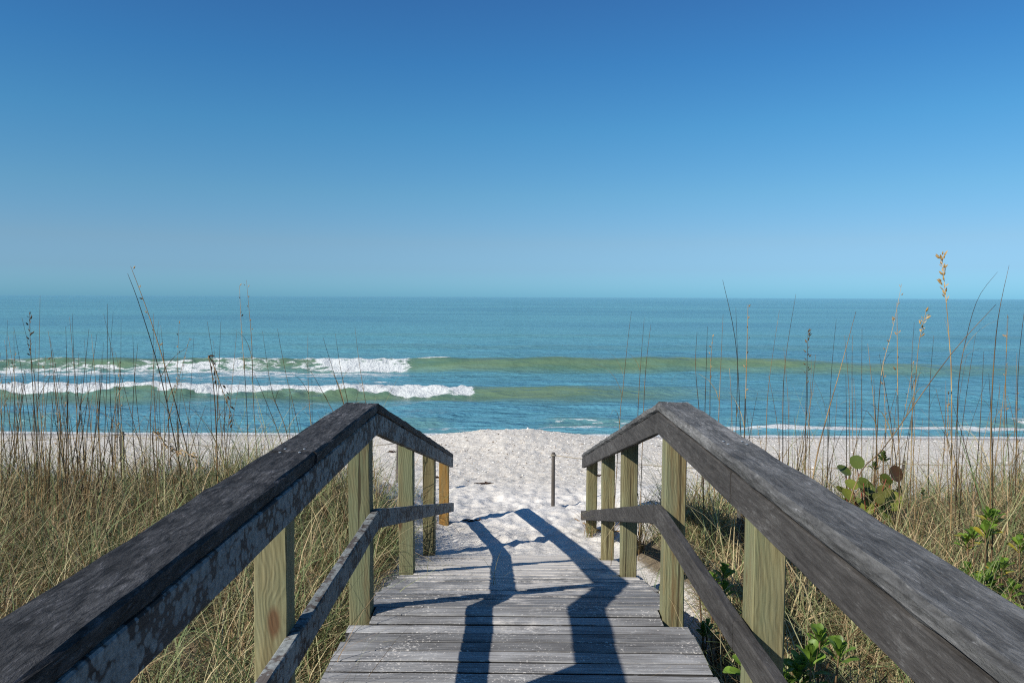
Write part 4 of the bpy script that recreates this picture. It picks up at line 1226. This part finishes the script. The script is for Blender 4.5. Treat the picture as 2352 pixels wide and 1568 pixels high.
def tuft(name, label, x, y, n, L, W, th, curl, seed, mats, lean=None, base_z=None, cat="grass tuft", group=None):
    r = np.random.default_rng(seed)
    z = float(ground(x, y)) - .01 if base_z is None else base_z
    root = empty(name, (x, y, z)); tag(root, label, cat, group)
    for k in range(n):
        az = r.uniform(0, 6.28) if lean is None else r.normal(lean, .75)
        p = r.normal(0, .018, 2)
        Vb, Tb, _ = blades(np.array([[0, 0, 0.]]), np.array([az]), np.array([L * r.uniform(.6, 1.15)]), np.array([abs(r.normal(th, .15))]), np.array([abs(r.normal(curl, .45))]), np.array([W * r.uniform(.7, 1.2)]), 8, np.array([r.normal(0, .5)]))
        link("blade", mesh_arrays("blade", Vb, Tb, True, None, mats[int(r.integers(0, len(mats)))]), root, (p[0], p[1], 0))


tuft("broad_leaf_grass", "broad green blades of young sea oat leaning in the left grass", -2.20, 4.15, 9, .62, .020, .30, .7, 51, [M_BROAD, M_BROAD, M_BROAD_DRY], 2.4, cat="grass plant")
tuft("broad_leaf_grass", "smaller pale green broad blades right of the larger broad green ones", -1.78, 3.9, 7, .48, .018, .25, .8, 52, [M_BROAD, M_TUFT, M_BROAD_DRY], 2.0, cat="grass plant")
tuft("broad_leaf_grass", "pale green shoot low in the left grass nearest the corner", -1.95, 3.15, 6, .42, .016, .25, .7, 53, [M_BROAD, M_TUFT], cat="grass plant")
tuft("grass_tuft", "arching green tuft leaning over the right deck edge at the bottom", .84, 2.72, 26, .55, .006, .35, 1.7, 54, [M_TUFT, M_TUFT, M_BROAD, M_BROAD_DRY], 2.9)
tuft("grass_tuft", "fine tuft at the foot of the right railing's last post", .66, 6.60, 40, .42, .004, .25, 1.2, 55, [M_TUFT, M_BROAD_DRY, M_BROAD_DRY])
tuft("grass_tuft", "dry tuft spilling onto sand outside the low end of the right railing", .80, 6.3, 44, .45, .0045, .3, 1.5, 56, [M_TUFT, M_BROAD_DRY])
tuft("grass_tuft", "thick tuft behind the second lowest right post", .95, 5.7, 50, .62, .0045, .2, .8, 57, [M_TUFT, M_BROAD_DRY, M_BROAD_DRY])
tuft("grass_tuft", "thin green tuft beside the second right post above the ramp", .78, 4.25, 14, .50, .004, .2, 1.0, 58, [M_TUFT, M_BROAD])
tuft("grass_tuft", "green tuft between the second and third left posts", -.86, 5.2, 40, .45, .0045, .25, 1.1, 59, [M_TUFT, M_BROAD, M_BROAD_DRY])
tuft("grass_tuft", "small tuft at the foot of the left railing's last post", -.74, 6.75, 24, .28, .004, .3, 1.2, 60, [M_TUFT, M_BROAD_DRY])
tuft("grass_tuft", "dry tuft just right of the deck beside the right peak post", 1.0, 3.65, 46, .42, .0045, .3, 1.2, 63, [M_TUFT, M_BROAD_DRY, M_BROAD])
tuft("grass_tuft", "tan tuft on bare sand behind the right peak post", 1.10, 4.25, 44, .50, .0045, .25, 1.0, 64, [M_BROAD_DRY, M_BROAD_DRY, M_TUFT])
tuft("grass_sprig", "two thin bent blades growing up through the ramp planks", -.10, 4.05, 3, .26, .0035, .25, 1.5, 61, [M_TUFT], base_z=deck_z(4.05) - .02, cat="grass sprig")
tuft("grass_sprig", "thin sprig at the left edge of the ramp by the second post", -.52, 4.25, 4, .24, .003, .2, .7, 62, [M_TUFT, M_BROAD], base_z=deck_z(4.25) - .02, cat="grass sprig")

# ------------------------------------------------------------------ bits on the sand
def shell_bits(n, seed):
    r = np.random.default_rng(seed)
    x = r.uniform(-9, 9, 3 * n); y = 8.2 + 8.0 * r.beta(1.6, 1.5, 3 * n)
    w = np.clip(sst(8.6, 10.5, y) * (.35 + .9 * np.exp(-((x - .4) / 3.0) ** 2)) + .30 * np.exp(-((y - 15.6) / .5) ** 2), 0, 1)
    kp = (r.uniform(0, 1, 3 * n) < w) & (np.abs(x) < 1 + .75 * y)
    x = x[kp][:n]; y = y[kp][:n]; m = len(x)
    z = ground(x, y)
    s = np.clip(r.lognormal(-4.75, .45, m), .004, .03)
    a = r.uniform(0, 6.28, m)
    base = np.array([(1, 0, 0), (.3, .8, 0), (-.8, .5, 0), (-.7, -.6, 0), (.4, -.8, 0), (0, 0, .45)])
    V = np.zeros((m, 6, 3))
    jit = r.uniform(.7, 1.3, (m, 6))
    V[..., 0] = (base[None, :, 0] * np.cos(a)[:, None] - base[None, :, 1] * np.sin(a)[:, None]) * s[:, None] * jit + x[:, None]
    V[..., 1] = (base[None, :, 0] * np.sin(a)[:, None] + base[None, :, 1] * np.cos(a)[:, None]) * s[:, None] * jit + y[:, None]
    V[..., 2] = base[None, :, 2] * s[:, None] * jit + z[:, None] + .001 + r.normal(0, .22, (m, 6)) * s[:, None] * .5
    tr = np.array([(0, 1, 5), (1, 2, 5), (2, 3, 5), (3, 4, 5), (4, 0, 5)])
    T = tr[None] + (np.arange(m) * 6)[:, None, None]
    tint = np.repeat(np.where(r.uniform(0, 1, m) < .22, r.uniform(0, .35, m), r.uniform(.5, 1, m)), 6)
    t = tint_mat("shell_bits", [(0.0, (0.10, 0.075, 0.055)), (0.35, (0.28, 0.22, 0.16)), (0.6, (0.62, 0.54, 0.44)), (1.0, (0.85, 0.82, 0.77))], .0, .5)
    me = mesh_arrays("shell_fragments", V.reshape(-1, 3), T.reshape(-1, 3), False, {"tint": tint}, t)
    tag(link("shell_fragments", me), "scattered pale shell fragments on the beach", "shells", None, "stuff")


shell_bits(16000, 71)
M_WEED = plain("dried_seaweed", (0.055, 0.03, 0.018), .8, scale=60)


def seaweed(x, y, L, label, seed):
    r = np.random.default_rng(seed)
    z = float(ground(x, y)) + .004
    V, Fc = [], []
    for k in range(9):
        a = r.normal(0, .5); p0 = r.normal(0, 1, 2) * (L * .25, .012)
        pts = [(p0[0] + f * L * .5 * math.cos(a) + r.normal(0, .006), p0[1] + f * L * .3 * math.sin(a) + r.normal(0, .006), .004 + abs(r.normal(0, .009))) for f in np.linspace(-.5, .5, 6)]
        v, f_ = tube(pts, [.002, .005, .006, .006, .005, .002], 4)
        Fc += [tuple(i + len(V) for i in q) for q in f_]; V += v
    tag(link("seaweed_clump", mesh_py("seaweed_clump", V, Fc, M_WEED, True), None, (x, y, z)), label, "seaweed", "dried seaweed clumps on the sand")


seaweed(-.98, 9.5, .22, "dark seaweed strand on sand just past the left railing end", 1)
seaweed(1.05, 9.7, .24, "dark brown seaweed strip right of the lone stake", 2)
seaweed(-.35, 9.2, .20, "faint seaweed strand on the sand midway up the path", 3)
seaweed(-1.9, 11.5, .16, "small dark seaweed clump on the shelly sand at left", 4)
seaweed(-.42, 7.15, .16, "dark seaweed scraps by the foot of the left railing end", 5)
M_TWIG = plain("orange_dry_vine", (0.36, 0.20, 0.06), .8)
tp = [(.58, 7.35), (.70, 6.9), (.80, 6.65), (1.0, 6.5)]
P = smooth_path([(a, b, float(ground(a, b)) + .012) for a, b in tp], 12)
V, Fc = tube([Vector(p - P[0]) for p in P], [.003, .004, .005, .005, .006, .006, .006, .006, .006, .005, .005, .004], 5)
tag(link("dry_vine", mesh_py("dry_vine", V, Fc, M_TWIG, True), None, P[0]), "orange dry vine lying on sand near the right railing end", "vine")
